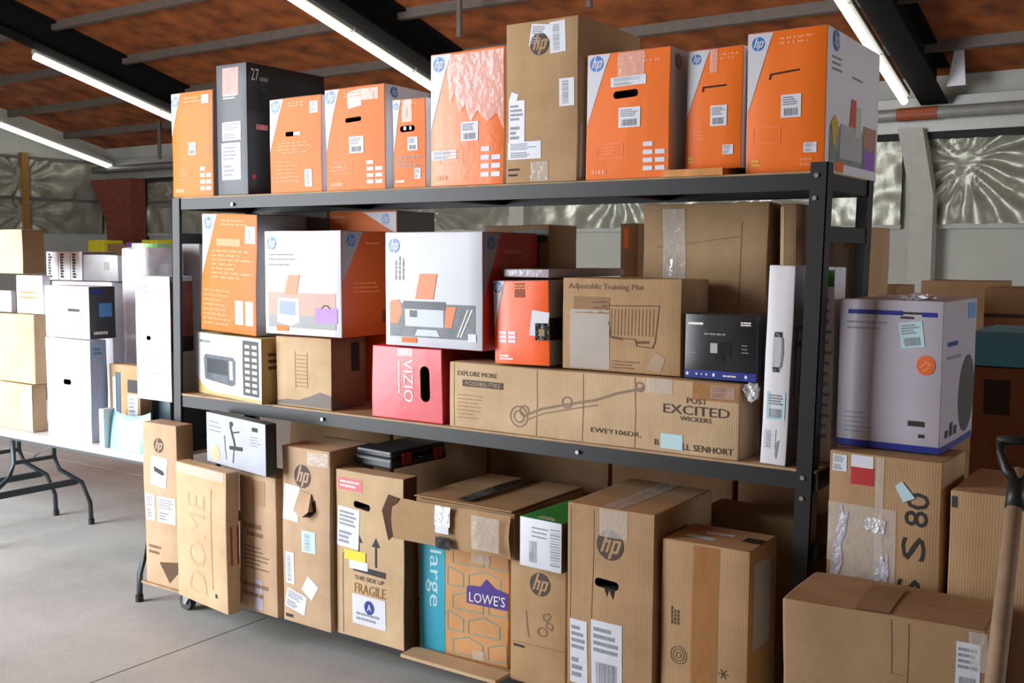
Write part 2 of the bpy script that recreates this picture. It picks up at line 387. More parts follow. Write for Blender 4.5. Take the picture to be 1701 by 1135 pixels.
class Geo:
    """2d shapes in face fractions (u, v)"""
    def __init__(s, dims): s.d = dims; s.v = []; s.f = []
    def poly(s, pts):
        o = len(s.v); s.v += list(pts); s.f.append(tuple(range(o, o + len(pts))))
    def spin(s, cu, cv, rot, start=0):
        c, n = math.cos(math.radians(rot)), math.sin(math.radians(rot)); w, h = s.d
        for i in range(start, len(s.v)):
            x, y = (s.v[i][0] - cu) * w, (s.v[i][1] - cv) * h
            s.v[i] = (cu + (x * c - y * n) / w, cv + (x * n + y * c) / h)
    def rect(s, u0, v0, u1, v1, rot=0, sk=0):
        st = len(s.v)
        nu = max(1, min(12, int((u1 - u0) * s.d[0] / .05))); nv = max(1, min(12, int((v1 - v0) * s.d[1] / .05)))
        for j in range(nv + 1):
            for i in range(nu + 1): s.v.append((u0 + (u1 - u0) * i / nu + sk * j / nv, v0 + (v1 - v0) * j / nv))
        for j in range(nv):
            for i in range(nu):
                a = st + j * (nu + 1) + i; s.f.append((a, a + 1, a + nu + 2, a + nu + 1))
        if rot: s.spin((u0 + u1) / 2, (v0 + v1) / 2, rot, st)
    def disc(s, u, v, ru, rv, n=28):
        st = len(s.v); s.v.append((u, v))
        for k in range(n): t = 2 * math.pi * k / n; s.v.append((u + ru * math.cos(t), v + rv * math.sin(t)))
        for k in range(n): s.f.append((st, st + 1 + k, st + 1 + (k + 1) % n))
    def line(s, pts, wd):
        """polyline, width in metres"""
        w, h = s.d
        for (a, b), (c, d) in zip(pts[:-1], pts[1:]):
            dx, dy = (c - a) * w, (d - b) * h; L = math.hypot(dx, dy) or 1e-6; nx, ny = -dy / L * wd / 2, dx / L * wd / 2
            ex, ey = dx / L * wd / 2 / w, dy / L * wd / 2 / h
            s.poly([(a - ex + nx / w, b - ey + ny / h), (a - ex - nx / w, b - ey - ny / h), (c + ex - nx / w, d + ey - ny / h), (c + ex + nx / w, d + ey + ny / h)])
    def fine(s, u0, v0, u1, v1, rows, rnd, fill=.5, rot=0, word=.12):
        st = len(s.v); hgt = (v1 - v0) / rows
        for k in range(rows):
            y1 = v1 - k * hgt - hgt * .2; y0 = y1 - hgt * fill; x = u0; end = u0 + (u1 - u0) * rnd.uniform(.6, 1)
            while x < end - 1e-4:
                w = (u1 - u0) * word * rnd.uniform(.5, 1.6); e = min(x + w, end); s.poly([(x, y0), (e, y0), (e, y1), (x, y1)]); x = e + (u1 - u0) * .025
        if rot: s.spin((u0 + u1) / 2, (v0 + v1) / 2, rot, st)
    def bars(s, u0, v0, u1, v1, rnd, vert=False):
        n = 14; t = 0
        for k in range(n):
            a = (k + rnd.uniform(.0, .2)) / n; b = (k + rnd.uniform(.4, .8)) / n
            if vert: s.poly([(u0, v0 + (v1 - v0) * a), (u1, v0 + (v1 - v0) * a), (u1, v0 + (v1 - v0) * b), (u0, v0 + (v1 - v0) * b)])
            else: s.poly([(u0 + (u1 - u0) * a, v0), (u0 + (u1 - u0) * b, v0), (u0 + (u1 - u0) * b, v1), (u0 + (u1 - u0) * a, v1)])
    def text(s, txt, u0, v0, u1, v1, rot=0, shear=0.):
        vs, fs = text_mesh(txt); o = len(s.v)
        for x, y in vs:
            x += shear * (y - .5)
            if rot == 90: x, y = 1 - y, x
            elif rot == -90: x, y = y, 1 - x
            s.v.append((u0 + (u1 - u0) * x, v0 + (v1 - v0) * y))
        s.f += [tuple(i + o for i in f) for f in fs]

def orange_front(c, face='F', w=.27, h=.56, stk=(.42, .36, .64, .52), film=False, icons=True, lines=True, flip=False):
    """print of the orange printer cartons: slanted white corner, logo, title, sticker, small icons"""
    a, b = c.dims(face); fx = (lambda u: 1 - u) if flip else (lambda u: u)
    c.wedge(face, w, h, flip=flip)
    c.logo(face, fx(w * .45), .92, min(.026, a * .085), BLU, WHT)
    u0, u1 = sorted((fx(w + .1), fx(w + .62)))
    c.fine('title_print', face, u0, .89, u1, .955, 2, PINK, fill=.45)
    if stk: c.sticker(face, *stk, style='b', label='white barcode sticker')
    if icons:
        g = Geo((a, b))
        for i in range(2):
            for j in range(4):
                if (i + j) % 5 == 4: continue
                x = .70 + i * .14; y = .06 + j * .062
                g.rect(x, y, x + .11, y + .035)
        c.emit('icon_panel', face, g, STK, None, .0010)
        c.fine('foot_print', face, .08, .04, .34, .09, 1, PINK, fill=.7, word=.18)
        if lines:
            g = Geo((a, b)); g.line([(.14, .17), (.46, .17), (.46, .28), (.14, .28), (.14, .17)], .0016)
            c.emit('outline_print', face, g, PINK, None, .0010)
            c.fine('note_print', face, .2, .19, .42, .26, 3, PINK, fill=.35)

def picture_face(c, face, style=0):
    """white product face: logo, text lines, an orange sheet and a photo of a printer"""
    a, b = c.dims(face)
    c.logo(face, .10, .88, min(.026, a * .09), BLU, WHT)
    if style == 0:
        c.fine('title_print', face, .06, .70, .56, .79, 2, GINK, fill=.35)
        c.fine('small_print', face, .06, .655, .36, .69, 1, GINK, fill=.4)
        p = c.quad('photo', face, .05, .07, .93, .41, mat('photo_brown', (146, 104, 86), .45, var=.25, scale=30))
        c.quad('photo_table', face, .05, .07, .93, .19, mat('photo_grey', (128, 130, 130), .45), .0013, p)
        c.poly('photo_printer', face, [(.17, .12), (.19, .36), (.47, .35), (.47, .13), (.36, .09)], mat('photo_white', (190, 198, 204), .45), .0016, p)
        c.poly('photo_printer_front', face, [(.20, .20), (.21, .33), (.42, .32), (.42, .19)], mat('photo_blue_grey', (120, 140, 170), .45), .002, p)
        c.quad('photo_bag', face, .68, .13, .95, .27, PUR, .0016, p)
        g = Geo((a, b)); g.line([(.76, .27), (.79, .295), (.83, .295), (.86, .27)], .004); c.emit('photo_bag_handle', face, g, INK, p, .0018)
        c.poly('photo_sheet', face, [(.27, .39), (.33, .58), (.48, .58), (.44, .39)], mat('photo_orange', (226, 112, 36), .45), .0014, p)
        c.quad('photo_orange_foot', face, .16, .035, .32, .09, ORG, .0018, p)
    else:
        g = Geo((a, b)); 
        for x in (.12, .16, .20): g.fine(x - .12, .70, x + .12, .72, 1, c.rnd, .8, 90, .15)
        c.emit('title_print', face, g, GINK, None, .0012)
        p = c.quad('photo', face, .05, .085, .93, .38, mat('photo_slate', (92, 98, 106), .45, var=.35, scale=18))
        c.poly('photo_orange_left', face, [(.05, .2), (.06, .40), (.16, .41), (.19, .3), (.14, .2)], mat('photo_orange', (226, 112, 36), .45), .0013, p)
        c.quad('photo_printer', face, .22, .18, .62, .33, mat('photo_white', (190, 198, 204), .45), .0016, p)
        c.quad('photo_printer_top', face, .20, .33, .64, .40, mat('photo_dark', (48, 54, 62), .45), .0016, p)
        c.quad('photo_screen', face, .27, .26, .35, .32, mat('photo_dark', (48, 54, 62), .45), .002, p)
        c.poly('photo_tray', face, [(.32, .10), (.35, .155), (.55, .155), (.58, .10)], mat('photo_white', (190, 198, 204), .45), .002, p)
        c.poly('photo_orange_right', face, [(.63, .18), (.65, .36), (.75, .36), (.70, .18)], mat('photo_orange', (226, 112, 36), .45), .002, p)
        g = Geo((a, b)); g.line([(.76, .11), (.86, .34)], .005); g.line([(.79, .11), (.90, .34)], .005); c.emit('photo_strokes', face, g, WINK, p, .002)
        s = c.poly('photo_sheet', face, [(.33, .42), (.38, .64), (.56, .64), (.52, .42)], mat('photo_orange', (226, 112, 36), .45), .0014, p)
        c.quad('photo_orange_foot', face, .18, .035, .34, .08, ORG, .0018, p)
        c.quad('photo_corner_mark', face, .86, .07, .94, .14, STK, .002, p)

# ------------------------------------------------------------------ the building
WALL_Y, WEST_X, RIDGE_Y = 13.2, -19.3, 4.6
def roof_z(Y): return 3.78 + .265 * (13.0 - Y) if Y >= RIDGE_Y else 3.78 + .265 * (13.0 - RIDGE_Y) - .265 * (RIDGE_Y - Y)
def light_z(Y): return 3.30 + .265 * (13.0 - Y)

def concrete():
    m = bpy.data.materials.new('concrete'); m.use_nodes = True; N = m.node_tree.nodes; L = m.node_tree.links; b = N['Principled BSDF']
    tc = N.new('ShaderNodeTexCoord'); n = N.new('ShaderNodeTexNoise'); n.inputs['Scale'].default_value = 1.6; n.inputs['Detail'].default_value = 9; n.inputs['Roughness'].default_value = .68
    L.new(tc.outputs['Object'], n.inputs['Vector'])
    r = N.new('ShaderNodeValToRGB'); e = r.color_ramp.elements
    e[0].position = .25; e[0].color = lin((160, 160, 157)); e[1].position = .75; e[1].color = lin((200, 200, 197))
    L.new(n.outputs['Fac'], r.inputs['Fac']); L.new(r.outputs['Color'], b.inputs['Base Color'])
    b.inputs['Roughness'].default_value = .55
    n2 = N.new('ShaderNodeTexNoise'); n2.inputs['Scale'].default_value = 60; L.new(tc.outputs['Object'], n2.inputs['Vector'])
    bp = N.new('ShaderNodeBump'); bp.inputs['Strength'].default_value = .15; bp.inputs['Distance'].default_value = .004
    L.new(n2.outputs['Fac'], bp.inputs['Height']); L.new(bp.outputs['Normal'], b.inputs['Normal'])
    return m
CONC = concrete()
JOINT = mat('joint_dirt', (72, 68, 64), .9)
FOIL = mat('foil_faced_insulation', (164, 164, 150), .4, .45, var=.10, scale=3, bump=.5, bscale=9)
PANEL = mat('white_wall_panel', (180, 182, 172), .7, var=.05, scale=2)
ROOFM = mat('rust_brown_roof_deck', (150, 80, 34), .85, var=.5, scale=3.2, bump=.4, bscale=6)
RAFT = mat('black_steel_rafter', (12, 13, 12), .8, var=.1, spec=.2)
PURL = mat('galvanised_purlin', (104, 92, 84), .6, .1, var=.1)
EAVE = mat('galvanised_eave_strut', (156, 156, 151), .45, .35, var=.06)
COLM = mat('grey_primed_column', (176, 174, 164), .6, var=.06)
RUST = mat('rust_brown_column', (116, 58, 36), .75, var=.2)
TUBEM = bpy.data.materials.new('fluorescent_tube'); TUBEM.use_nodes = True
_n = TUBEM.node_tree.nodes; _e = _n.new('ShaderNodeEmission'); _e.inputs[0].default_value = (1, .98, .90, 1); _e.inputs[1].default_value = TUBE
TUBEM.node_tree.links.new(_e.outputs[0], _n['Material Output'].inputs['Surface'])

# floor: ground below, poured slabs with open control joints on it
mb = MB(); mb.box(WEST_X - .3, EAST_X + .3, FRONT_Y - 6, WALL_Y + .3, -.2, -.02)
floor = mb.build('floor', JOINT, None, 'structure'); tag(floor, 'grey concrete floor with cut control joints', 'floor', kind='structure')
xs = [WEST_X - .3, -13.5, -8.45, -3.43, 1.6, EAST_X + .3]; ys = [FRONT_Y - 6, -.4, 4.6, 9.4, WALL_Y + .3]
for i in range(5):
    for j in range(4):
        mb = MB(); mb.box(xs[i] + .004, xs[i + 1] - .004, ys[j] + .004, ys[j + 1] - .004, -.03, 0)
        mb.build('slab', CONC, floor)

def crinkle(name, origin, ux, uz, L, H, pins, seed, nx, nz, parent, nrm, depth=.09, bands=()):
    """quilted foil blanket hung on a wall: soft billows, puckers that run out from the pins, straps that pull it in"""
    v = []; f = []; ux, uz, nrm = Vector(ux), Vector(uz), Vector(nrm)
    for j in range(nz + 1):
        for i in range(nx + 1):
            a, b = L * i / nx, H * j / nz
            h = .05 + depth * (.7 + .6 * noise.noise(Vector((a * .9, b * 1.4, seed)))) + .05 * noise.noise(Vector((a * 3, b * 3.4, seed + 9))) + .02 * noise.noise(Vector((a * 9, b * 7, seed + 3)))
            for pa, pb in pins:
                dx, dy = a - pa, b - pb; d = math.hypot(dx, dy)
                if d < 1.5:
                    k = (1 - d / 1.5); t = math.atan2(dy, dx)
                    h += -.07 * k * k + .07 * k * math.sin(13 * t + 3 * noise.noise(Vector((d * 2, t, seed)))) * min(1, d * 3)
            for bb in bands:
                d = abs(b - bb) / .12
                if d < 1: h -= .07 * (1 - d * d)
            h = max(h, .022 + .012 * noise.noise(Vector((a * 5, b * 5, seed))))
            v.append(tuple(Vector(origin) + ux * a + uz * b + nrm * h))
    for j in range(nz):
        for i in range(nx):
            q = j * (nx + 1) + i; f.append((q, q + 1, q + nx + 2, q + nx + 1))
    me = bpy.data.meshes.new(name); me.from_pydata(v, [], f); me.materials.append(FOIL)
    me.polygons.foreach_set('use_smooth', [True] * len(f)); o = link(name, me, parent); return o

# back wall: white lower panels, foil blankets above, straps, eave strut, columns
mb = MB(); mb.box(WEST_X, EAST_X, WALL_Y, WALL_Y + .15, 0, 3.75)
wb = mb.build('wall_back', PANEL, None, 'structure'); tag(wb, 'back wall with white panels below foil insulation', 'wall', kind='structure')
bays = [WEST_X, -14.4, -8.9, -3.2, 2.2, EAST_X]
for i in range(5):
    x0, x1 = bays[i], bays[i + 1]
    pins = [(.42, .74), (3.2, .5)] if i == 3 else ([(x1 - x0 - 1.2, .8), (1.2, .9)] if i == 0 else [(1.6, .7), (3.6, .4)])
    crinkle('insulation_blanket', (x0 + .14, WALL_Y - .01, 1.98), (1, 0, 0), (0, 0, 1), x1 - x0 - .28, 1.0, pins, i * 5.3, 110, 34, wb, (0, -1, 0), bands=(.62,) if i < 2 else ())
    mb = MB(); mb.box(x0 + .14, x1 - .14, WALL_Y - .09, WALL_Y, 1.93, 1.99); mb.build('ledge_strip', PANEL, wb)
    if i < 2: mb = MB(); mb.box(x0 + .1, x1 - .1, WALL_Y - .075, WALL_Y - .02, 2.56, 2.62); mb.build('girt_or_gap', mat('girt_grey', (96, 94, 86), .6), wb)
    mb = MB(); mb.box(x0 + .1, x1 - .1, WALL_Y - .12, WALL_Y - .0, 2.98, 3.06); mb.build('girt_or_gap', mat('eave_gap_shade', (40, 38, 34), .8), wb)  # this one is a dark strip standing in for the shaded eave gap
mb = MB(); mb.tube([(WEST_X, WALL_Y - .34, 3.26), (EAST_X, WALL_Y - .34, 3.26)], .07, 12)
o = mb.build('eave_pipe', EAVE, None, 'structure', True); tag(o, 'pale metal pipe running along the eave of the back wall', 'pipe', kind='structure')
mb = MB(); mb.box(WEST_X, EAST_X, WALL_Y - .2, WALL_Y - .02, 3.06, 3.46)
o = mb.build('trim_eave', EAVE, None, 'structure'); tag(o, 'galvanised eave strut on top of the back wall', 'strut', kind='structure')
mb = MB(); mb.tube([(-3.35, WALL_Y - .34, 3.26), (-2.9, WALL_Y - .34, 3.26)], .078, 12)
mb.build('pipe_coupling', mat('copper_wrap', (150, 76, 44), .6), bpy.data.objects['eave_pipe'])
for x in (-14.3, -8.8, -3.05, 2.4):
    mb = MB(); mb.prism([(x - .13, 0), (x + .13, 0), (x + .13, 2.3), (x - .02, 3.1), (x - .30, 3.1), (x - .13, 2.3)], 'y', WALL_Y - .32, WALL_Y - .1)
    o = mb.build('column', COLM, None, 'structure'); tag(o, 'grey steel column against the back wall', 'column', kind='structure')
mb = MB(); mb.prism([(-18.5, 0), (-17.8, 0), (-17.8, 3.05), (-19.1, 3.05), (-18.6, 2.2)], 'y', WALL_Y - .5, WALL_Y - .15)
o = mb.build('column', RUST, None, 'structure'); tag(o, 'rust-brown tapered column by the far corner', 'column', kind='structure')

# end wall
mb = MB(); mb.prism([(FRONT_Y, 0), (WALL_Y, 0), (WALL_Y, roof_z(WALL_Y)), (RIDGE_Y, roof_z(RIDGE_Y)), (FRONT_Y, roof_z(FRONT_Y))], 'x', WEST_X - .15, WEST_X)
wl = mb.build('wall_left', PANEL, None, 'structure'); tag(wl, 'end wall lined with quilted foil insulation', 'wall', kind='structure')
for k, (y0, y1) in enumerate(((7.2, 10.1), (10.15, 13.0))):
    for z0, hh in ((1.98, .62), (2.66, .72), (3.44, .5)):
        if z0 + hh > roof_z(y1): continue
        crinkle('insulation_blanket', (WEST_X + .01, y0, z0), (0, 1, 0), (0, 0, 1), y1 - y0, hh, [(1.2, .35)] if z0 < 3 else [], 40 + k * 7 + z0, 60, 16, wl, (1, 0, 0))
    for z0 in (2.6, 3.38):
        mb = MB(); mb.box(WEST_X, WEST_X + .1, y0, y1, z0, z0 + .06); mb.build('girt_or_gap', mat('girt_grey', (96, 94, 86), .6), wl)
mb = MB(); mb.box(WEST_X + .02, WEST_X + .16, 11.3, 11.42, 1.9, 3.5); mb.build('post', mat('amber_post', (150, 108, 50), .6), wl)
# right wall, and the front wall with the roll-up door opening
mb = MB(); sd = SIDE_OPENING; mb.box(EAST_X, EAST_X + .15, FRONT_Y, sd[0], 0, sd[2]); mb.box(EAST_X, EAST_X + .15, sd[1], WALL_Y, 0, sd[2])
mb.prism([(FRONT_Y, sd[2]), (WALL_Y, sd[2]), (WALL_Y, roof_z(WALL_Y)), (RIDGE_Y, roof_z(RIDGE_Y)), (FRONT_Y, roof_z(FRONT_Y))], 'x', EAST_X, EAST_X + .15)
o = mb.build('wall_right', PANEL, None, 'structure'); tag(o, 'white side wall with an unseen opening added for side light', 'wall', kind='structure')
mb = MB(); zt = roof_z(FRONT_Y)
mb.box(WEST_X, DOOR[0], FRONT_Y - .15, FRONT_Y, 0, zt); mb.box(DOOR[1], EAST_X, FRONT_Y - .15, FRONT_Y, 0, zt); mb.box(DOOR[0], DOOR[1], FRONT_Y - .15, FRONT_Y, DOOR[2], zt)
o = mb.build('wall_front', PANEL, None, 'structure'); tag(o, 'front wall with a wide open roll-up door', 'wall', kind='structure')

# roof deck, purlins, rafters
mb = MB()
mb.prism([(RIDGE_Y, roof_z(RIDGE_Y)), (WALL_Y + .2, roof_z(WALL_Y + .2)), (WALL_Y + .2, roof_z(WALL_Y + .2) + .1), (RIDGE_Y, roof_z(RIDGE_Y) + .1), (FRONT_Y - .2, roof_z(FRONT_Y - .2) + .1), (FRONT_Y - .2, roof_z(FRONT_Y - .2))], 'x', WEST_X - .2, EAST_X + .2)
ceil = mb.build('ceiling', ROOFM, None, 'structure'); tag(ceil, 'rust-brown sloping roof deck', 'ceiling', kind='structure')
for Y in (5.4, 6.55, 7.7, 8.85, 10.0, 11.15, 12.3):
    z = roof_z(Y)
    mb = MB(); mb.prism([(Y - .03, z - .11), (Y + .03, z - .12), (Y + .03, z + .01), (Y - .03, z + .01)], 'x', WEST_X, EAST_X)
    o = mb.build('purlin', PURL, None, 'structure'); tag(o, 'grey steel purlin under the roof deck', 'purlin', 'roof purlins', 'structure')
RAFX = (-18.95, -14.1, -8.6, -2.95, 2.5)
for x in RAFX[1:]:
    mb = MB()
    def slab(dx0, dx1, a0, a1, mb=mb, x=x):
        mb.prism([(RIDGE_Y, light_z(RIDGE_Y) + a0), (WALL_Y - .3, light_z(WALL_Y - .3) + a0), (WALL_Y - .3, light_z(WALL_Y - .3) + a1), (RIDGE_Y, light_z(RIDGE_Y) + a1)], 'x', x + dx0, x + dx1)
    slab(-.15, .15, .03, .05); slab(-.15, .15, .44, .46); slab(-.012, .012, .05, .44)
    o = mb.build('beam', RAFT, None, 'structure'); tag(o, 'black steel I-section rafter', 'rafter', 'rafters', 'structure')
# rows of fluorescent battens hung beside the rafters
rows = ((-3.22, 12.62, 7, 'over the near end of the rack'), (-8.9, 12.9, 6, 'in the row above the rack'), (-14.4, 11.1, 2, 'in the short row over the tables'), (-18.67, 12.9, 3, 'beside the far end wall'), (2.18, 12.6, 6, 'added out of view beyond the shovel'))  # last row is added out of view to brighten right-hand sides
NTH = ['first', 'second', 'third', 'fourth', 'fifth', 'sixth', 'seventh']
for x, y1, n, where in rows:
    if n == 2: y1 = 13.0 + .0
    ln = 1.15 if n != 2 else 2.15
    for k in range(n):
        ya, yb = y1 - k * ln, y1 - (k + 1) * ln + .03
        r = empty('strip_light', (x, ya, light_z(ya)))
        tag(r, 'strip light %s, %s from the back wall' % (where, NTH[k]), 'light', 'roof strip lights')
        mb = MB(); d = Vector((0, yb - ya, light_z(yb) - light_z(ya)))
        mb.tube([(0, 0, -.02), tuple(d + Vector((0, 0, -.02)))], .045, 8); mb.build('tube', TUBEM, r)
        mb = MB(); q = [(0, .03), (d.y, d.z + .03), (d.y, d.z + .09), (0, .09)]; mb.prism(q, 'x', -.06, .06)
        mb.build('housing', COLM, r)
for x, y, z0, z1 in ((-7.2, 9.4, 4.0, roof_z(9.4)), (-5.3, 9.0, 4.0, roof_z(9.0)), (-16.2, 12.2, 3.3, 4.0), (-15.1, 12.2, 3.3, 4.0)):
    mb = MB(); mb.tube([(x, y, z0), (x, y, z1)], .035, 8)
    o = mb.build('drop_pipe', PURL, None, 'structure'); tag(o, 'thin pipe dropping from the roof deck', 'pipe', 'roof drop pipes', 'structure')
mb = MB(); mb.prism([(-2.75, 3.5), (-2.55, 3.5), (-2.6, 4.1), (-2.64, 4.1)], 'y', 12.55, 12.57)
o = mb.build('hanging_strip', WHM, None, 'structure'); tag(o, 'white strip hanging beside the rafter end', 'strip', kind='structure')

# ------------------------------------------------------------------ the rack
XL, XR, YF, YB = -3.79, -.94, 2.91, 3.36
ZT, ZM, ZB = 1.838, .988, .15
rack = empty('storage_rack', (XL, YF, 0)); tag(rack, 'black steel storage rack with three plywood decks full of cartons', 'rack')
def rp(mb, name, m, **k):
    o = mb.build(name, m, rack, **k); o.matrix_parent_inverse = Matrix.Translation((-XL, -YF, 0)); return o
PT = .05
for sx in (0, 1):
    for sy in (0, 1):
        x0 = XL if sx == 0 else XR - PT; y0 = YF if sy == 0 else YB - PT
        mb = MB(); t = .004; L = .03 if sx else -.0
        zt = 1.862 if sx == 1 and sy == 0 else 1.835
        # L section: one leaf on the long face, one on the end face; the post leans a little with the loaded rack
        def leaf(a0, a1, b0, b1):
            k0 = -.035; vs = []
            for z, kx in ((.1, k0), (zt, 0)): vs += [(a0 + kx, b0, z), (a1 + kx, b0, z), (a1 + kx, b1, z), (a0 + kx, b1, z)]
            mb.add(vs, [(0, 3, 2, 1), (4, 5, 6, 7), (0, 1, 5, 4), (1, 2, 6, 5), (2, 3, 7, 6), (3, 0, 4, 7)])
        yl = (y0, y0 + t) if sy == 0 else (y0 + PT - t, y0 + PT)
        leaf(x0, x0 + PT, *yl)
        xl_ = (x0, x0 + t) if sx == 0 else (x0 + PT - t, x0 + PT)
        leaf(xl_[0], xl_[1], y0, y0 + PT)
        rp(mb, 'post', STEEL)
for z0, z1 in ((1.785, 1.832), (.93, .98), (.09, .14)):
    for y0, y1 in ((YF + .006, YF + .030), (YB - .030, YB - .006)):
        mb = MB(); mb.box(XL + .006, XR - .006, y0, y1, z0, z1); rp(mb, 'beam', STEEL)
    for x0 in (XL + .006, XR - .03):
        mb = MB(); mb.box(x0, x0 + .024, YF + .032, YB - .032, z0, z1); rp(mb, 'end_rail', STEEL)
for x in (-3.05, -2.35, -1.65):
    for zz in (1.79, .935):
        mb = MB(); mb.box(x - .02, x + .02, YF + .031, YB - .031, zz, zz + .03); rp(mb, 'joist', STEEL)
for z in (1.64, .72):
    for x0 in (XL + .006, XR - .018):
        mb = MB(); mb.box(x0, x0 + .012, YF + .02, YB - .02, z, z + .045); rp(mb, 'side_brace', STEEL)
for (z, x0, x1, y0, y1) in ((ZT, XL + .012, XR - .012, YF + .012, YB - .012), (ZM, XL + .012, XR - .012, YF + .004, YB - .012), (ZB, -3.33, XR - .06, YF - .015, YB - .06), (ZB, -3.92, -3.335, YF - .105, YB - .06)):
    mb = MB(); mb.box(x0, x1, y0, y1, z - (.0055 if z == ZT else .0075 if z == ZM else .0095), z - .0002); rp(mb, 'deck', PLY)
for x, z in ((XR - .032, 1.825), (XR - .036, 1.762), (XR - .048, .965), (XR - .049, .905), (-1.74, .955), (-2.9, .955), (-3.4, 1.80)):
    mb = MB(); mb.tube([(x, YF - .004, z), (x, YF + .006, z)], .007, 8); rp(mb, 'bolt', BOLT)
for i, (x, y) in enumerate(((XL + .03, YF + .05), (XR - .07, YF + .05), (XL + .03, YB - .05), (XR - .07, YB - .05))):
    mb = MB(); mb.box(x - .05, x + .01, y - .03, y + .03, .083, .089); mb.box(x - .052, x - .046, y - .024, y - .02, .03, .085); mb.box(x - .05, x - .044, y + .02, y + .024, .03, .085)
    mb.prism([(x - .05, .085), (x + .01, .085), (x - .03, .03), (x - .055, .03)], 'y', y - .024, y - .020)
    mb.prism([(x - .05, .085), (x + .01, .085), (x - .03, .03), (x - .055, .03)], 'y', y + .020, y + .024)
    cs = rp(mb, 'caster', mat('zinc_caster', (168, 170, 170), .35, .8, var=.1))
    mb = MB(); mb.tube([(x - .043, y - .015, .04), (x - .043, y + .015, .04)], .0395, 20)
    w = mb.build('wheel', mat('grey_rubber', (60, 60, 62), .7), cs)
mb = MB(); mb.box(-1.45, -1.255, YF + .004, YF + .30, ZT, ZT + .021)
o = mb.build('plywood_strip', PLYO); tag(o, 'thin plywood offcut under the small orange carton', 'board')

# ------------------------------------------------------------------ top deck
G1 = 'cartons on the top deck'
OW = {'*': ORG, 'R': WHM, 'L': WHM, 'T': WHM, 'B': ORG, 'U': KRD}
Yt = 2.925
def S(k): return math.radians(k)

c = Carton('printer_carton', 'orange printer carton at the far end of the top deck beside the monitor box', 'box', place(286, 354, 157, Yt, ZT, D=.36), OW, group=G1)
orange_front(c, w=.22, h=.40, stk=(.42, .40, .60, .52)); c.sticker('F', .74, .88, .90, .96, style='n')
c = Carton('monitor_box', 'tall black monitor box with a grey spine and two white labels', 'box', place(360, 411, 109, Yt + .005, ZT, xb=540), {'*': BLK, 'F': mat('slate_print', (66, 70, 78), .5)}, amp=.002, group=G1)
c.quad('spine_picture', 'F', .22, .76, .74, .97, mat('spine_pink', (206, 120, 110), .4, var=.3, scale=14), label='pink and amber picture on the spine')
c.fine('spine_print', 'F', .24, .73, .7, .77, 2, WINK)
c.sticker('F', .20, .42, .80, .56, style='l'); c.sticker('F', .16, .12, .78, .40, style='l')
c.text('lettering', 'R', '27', .05, .87, .14, .96, WINK); c.fine('lettering_print', 'R', .15, .87, .27, .91, 1, GINK, fill=.8)
c.quad('picture_strip', 'R', .10, .50, .24, .54, mat('spine_pink', (206, 120, 110), .4)); c.quad('small_badge', 'R', .05, .12, .09, .16, RED)
c.fine('fine_print', 'R', .05, .80, .30, .86, 2, mat('dim_ink', (60, 60, 64), .6))
c = Carton('printer_carton', 'orange printer carton with a short slot and rows of pale print', 'box', place(448, 535, 166, Yt, ZT, D=.30), OW, holes=[('F', .32, .595, .60, .645, 0)], group=G1)
orange_front(c, w=.26, h=.55, stk=None, icons=False); c.sticker('F', .78, .82, .93, .94, style='l')
c.fine('note_print', 'F', .15, .40, .85, .54, 4, PINK, fill=.3); c.fine('note_print', 'F', .12, .10, .62, .34, 6, PINK, fill=.25); c.sticker('F', .68, .06, .82, .24, style='v', m=mat('pale_grey', (190, 190, 196), .5))
c.quad('slot_label', 'F', .48, .60, .60, .64, STK)
c = Carton('printer_carton', 'orange printer carton with a black slot and a dented white sticker on top', 'box', place(541, 640, 150, Yt, ZT, D=.26), OW, holes=[('F', .36, .66, .63, .705, 3)], group=G1)
orange_front(c, w=.24, h=.60, stk=(.42, .36, .66, .52)); c.logo('R', .2, .93, .02, BLU, WHT)
c.quad('paper_tag', 'F', .40, .80, .62, .96, STK, rot=8); c.tape('F', .62, .86, .9, .97); c.fine('note_print', 'F', .08, .18, .3, .25, 2, PINK)
c = Carton('printer_carton', 'smallest orange printer carton, squeezed between two bigger ones', 'box', place(653, 707, 166, Yt, ZT, D=.30), OW, holes=[('F', .22, .63, .68, .70, 2)], group=G1)
orange_front(c, w=.24, h=.60, stk=(.46, .42, .76, .57), icons=False)
c.quad('slot_label', 'F', .34, .65, .42, .69, STK); c.quad('slot_label', 'F', .52, .65, .58, .69, STK)
c.tape('F', .3, .74, .6, .99); c.fine('note_print', 'F', .1, .22, .9, .36, 3, GINK, fill=.3); c.sticker('F', .66, .10, .84, .22, style='l'); c.fine('foot_print', 'F', .08, .05, .4, .10, 1, WINK)
c = Carton('printer_carton', 'large orange printer carton with wrinkled shiny film over its front', 'box', place(715, 838, 92, Yt, ZT, D=.40), {**OW, '*': ORF, 'F': ORF}, group=G1, amp=.006)
orange_front(c, w=.28, h=.57, stk=(.43, .33, .66, .47)); c.sticker('F', .02, .20, .37, .27, style='l')
c.poly('film_glare', 'F', [(.24, .98), (.99, .98), (.99, .40), (.90, .52), (.78, .46), (.66, .55), (.56, .47), (.50, .60), (.42, .54), (.36, .70), (.30, .62)], tapemat('film_glare', (244, 238, 238), .62, .16), .004, label='wrinkled clear film, its glare painted as a pale veil')  # pale veil outlined like the glare, which is put into its colour
c = Carton('computer_carton', 'tall brown carton on the top deck, its round logo half covered by a label', 'box', place(841, 960, 42, Yt - .01, ZT, xb=1062), {'*': KR, 'U': KRD}, group=G1, amp=.003)
c.logo('F', .48, .855, .036, BRNK, KR); c.sticker('F', .35, .84, .62, .975, rot=-8, style='l'); c.sticker('F', .62, .79, .83, .98, rot=3, style='v')
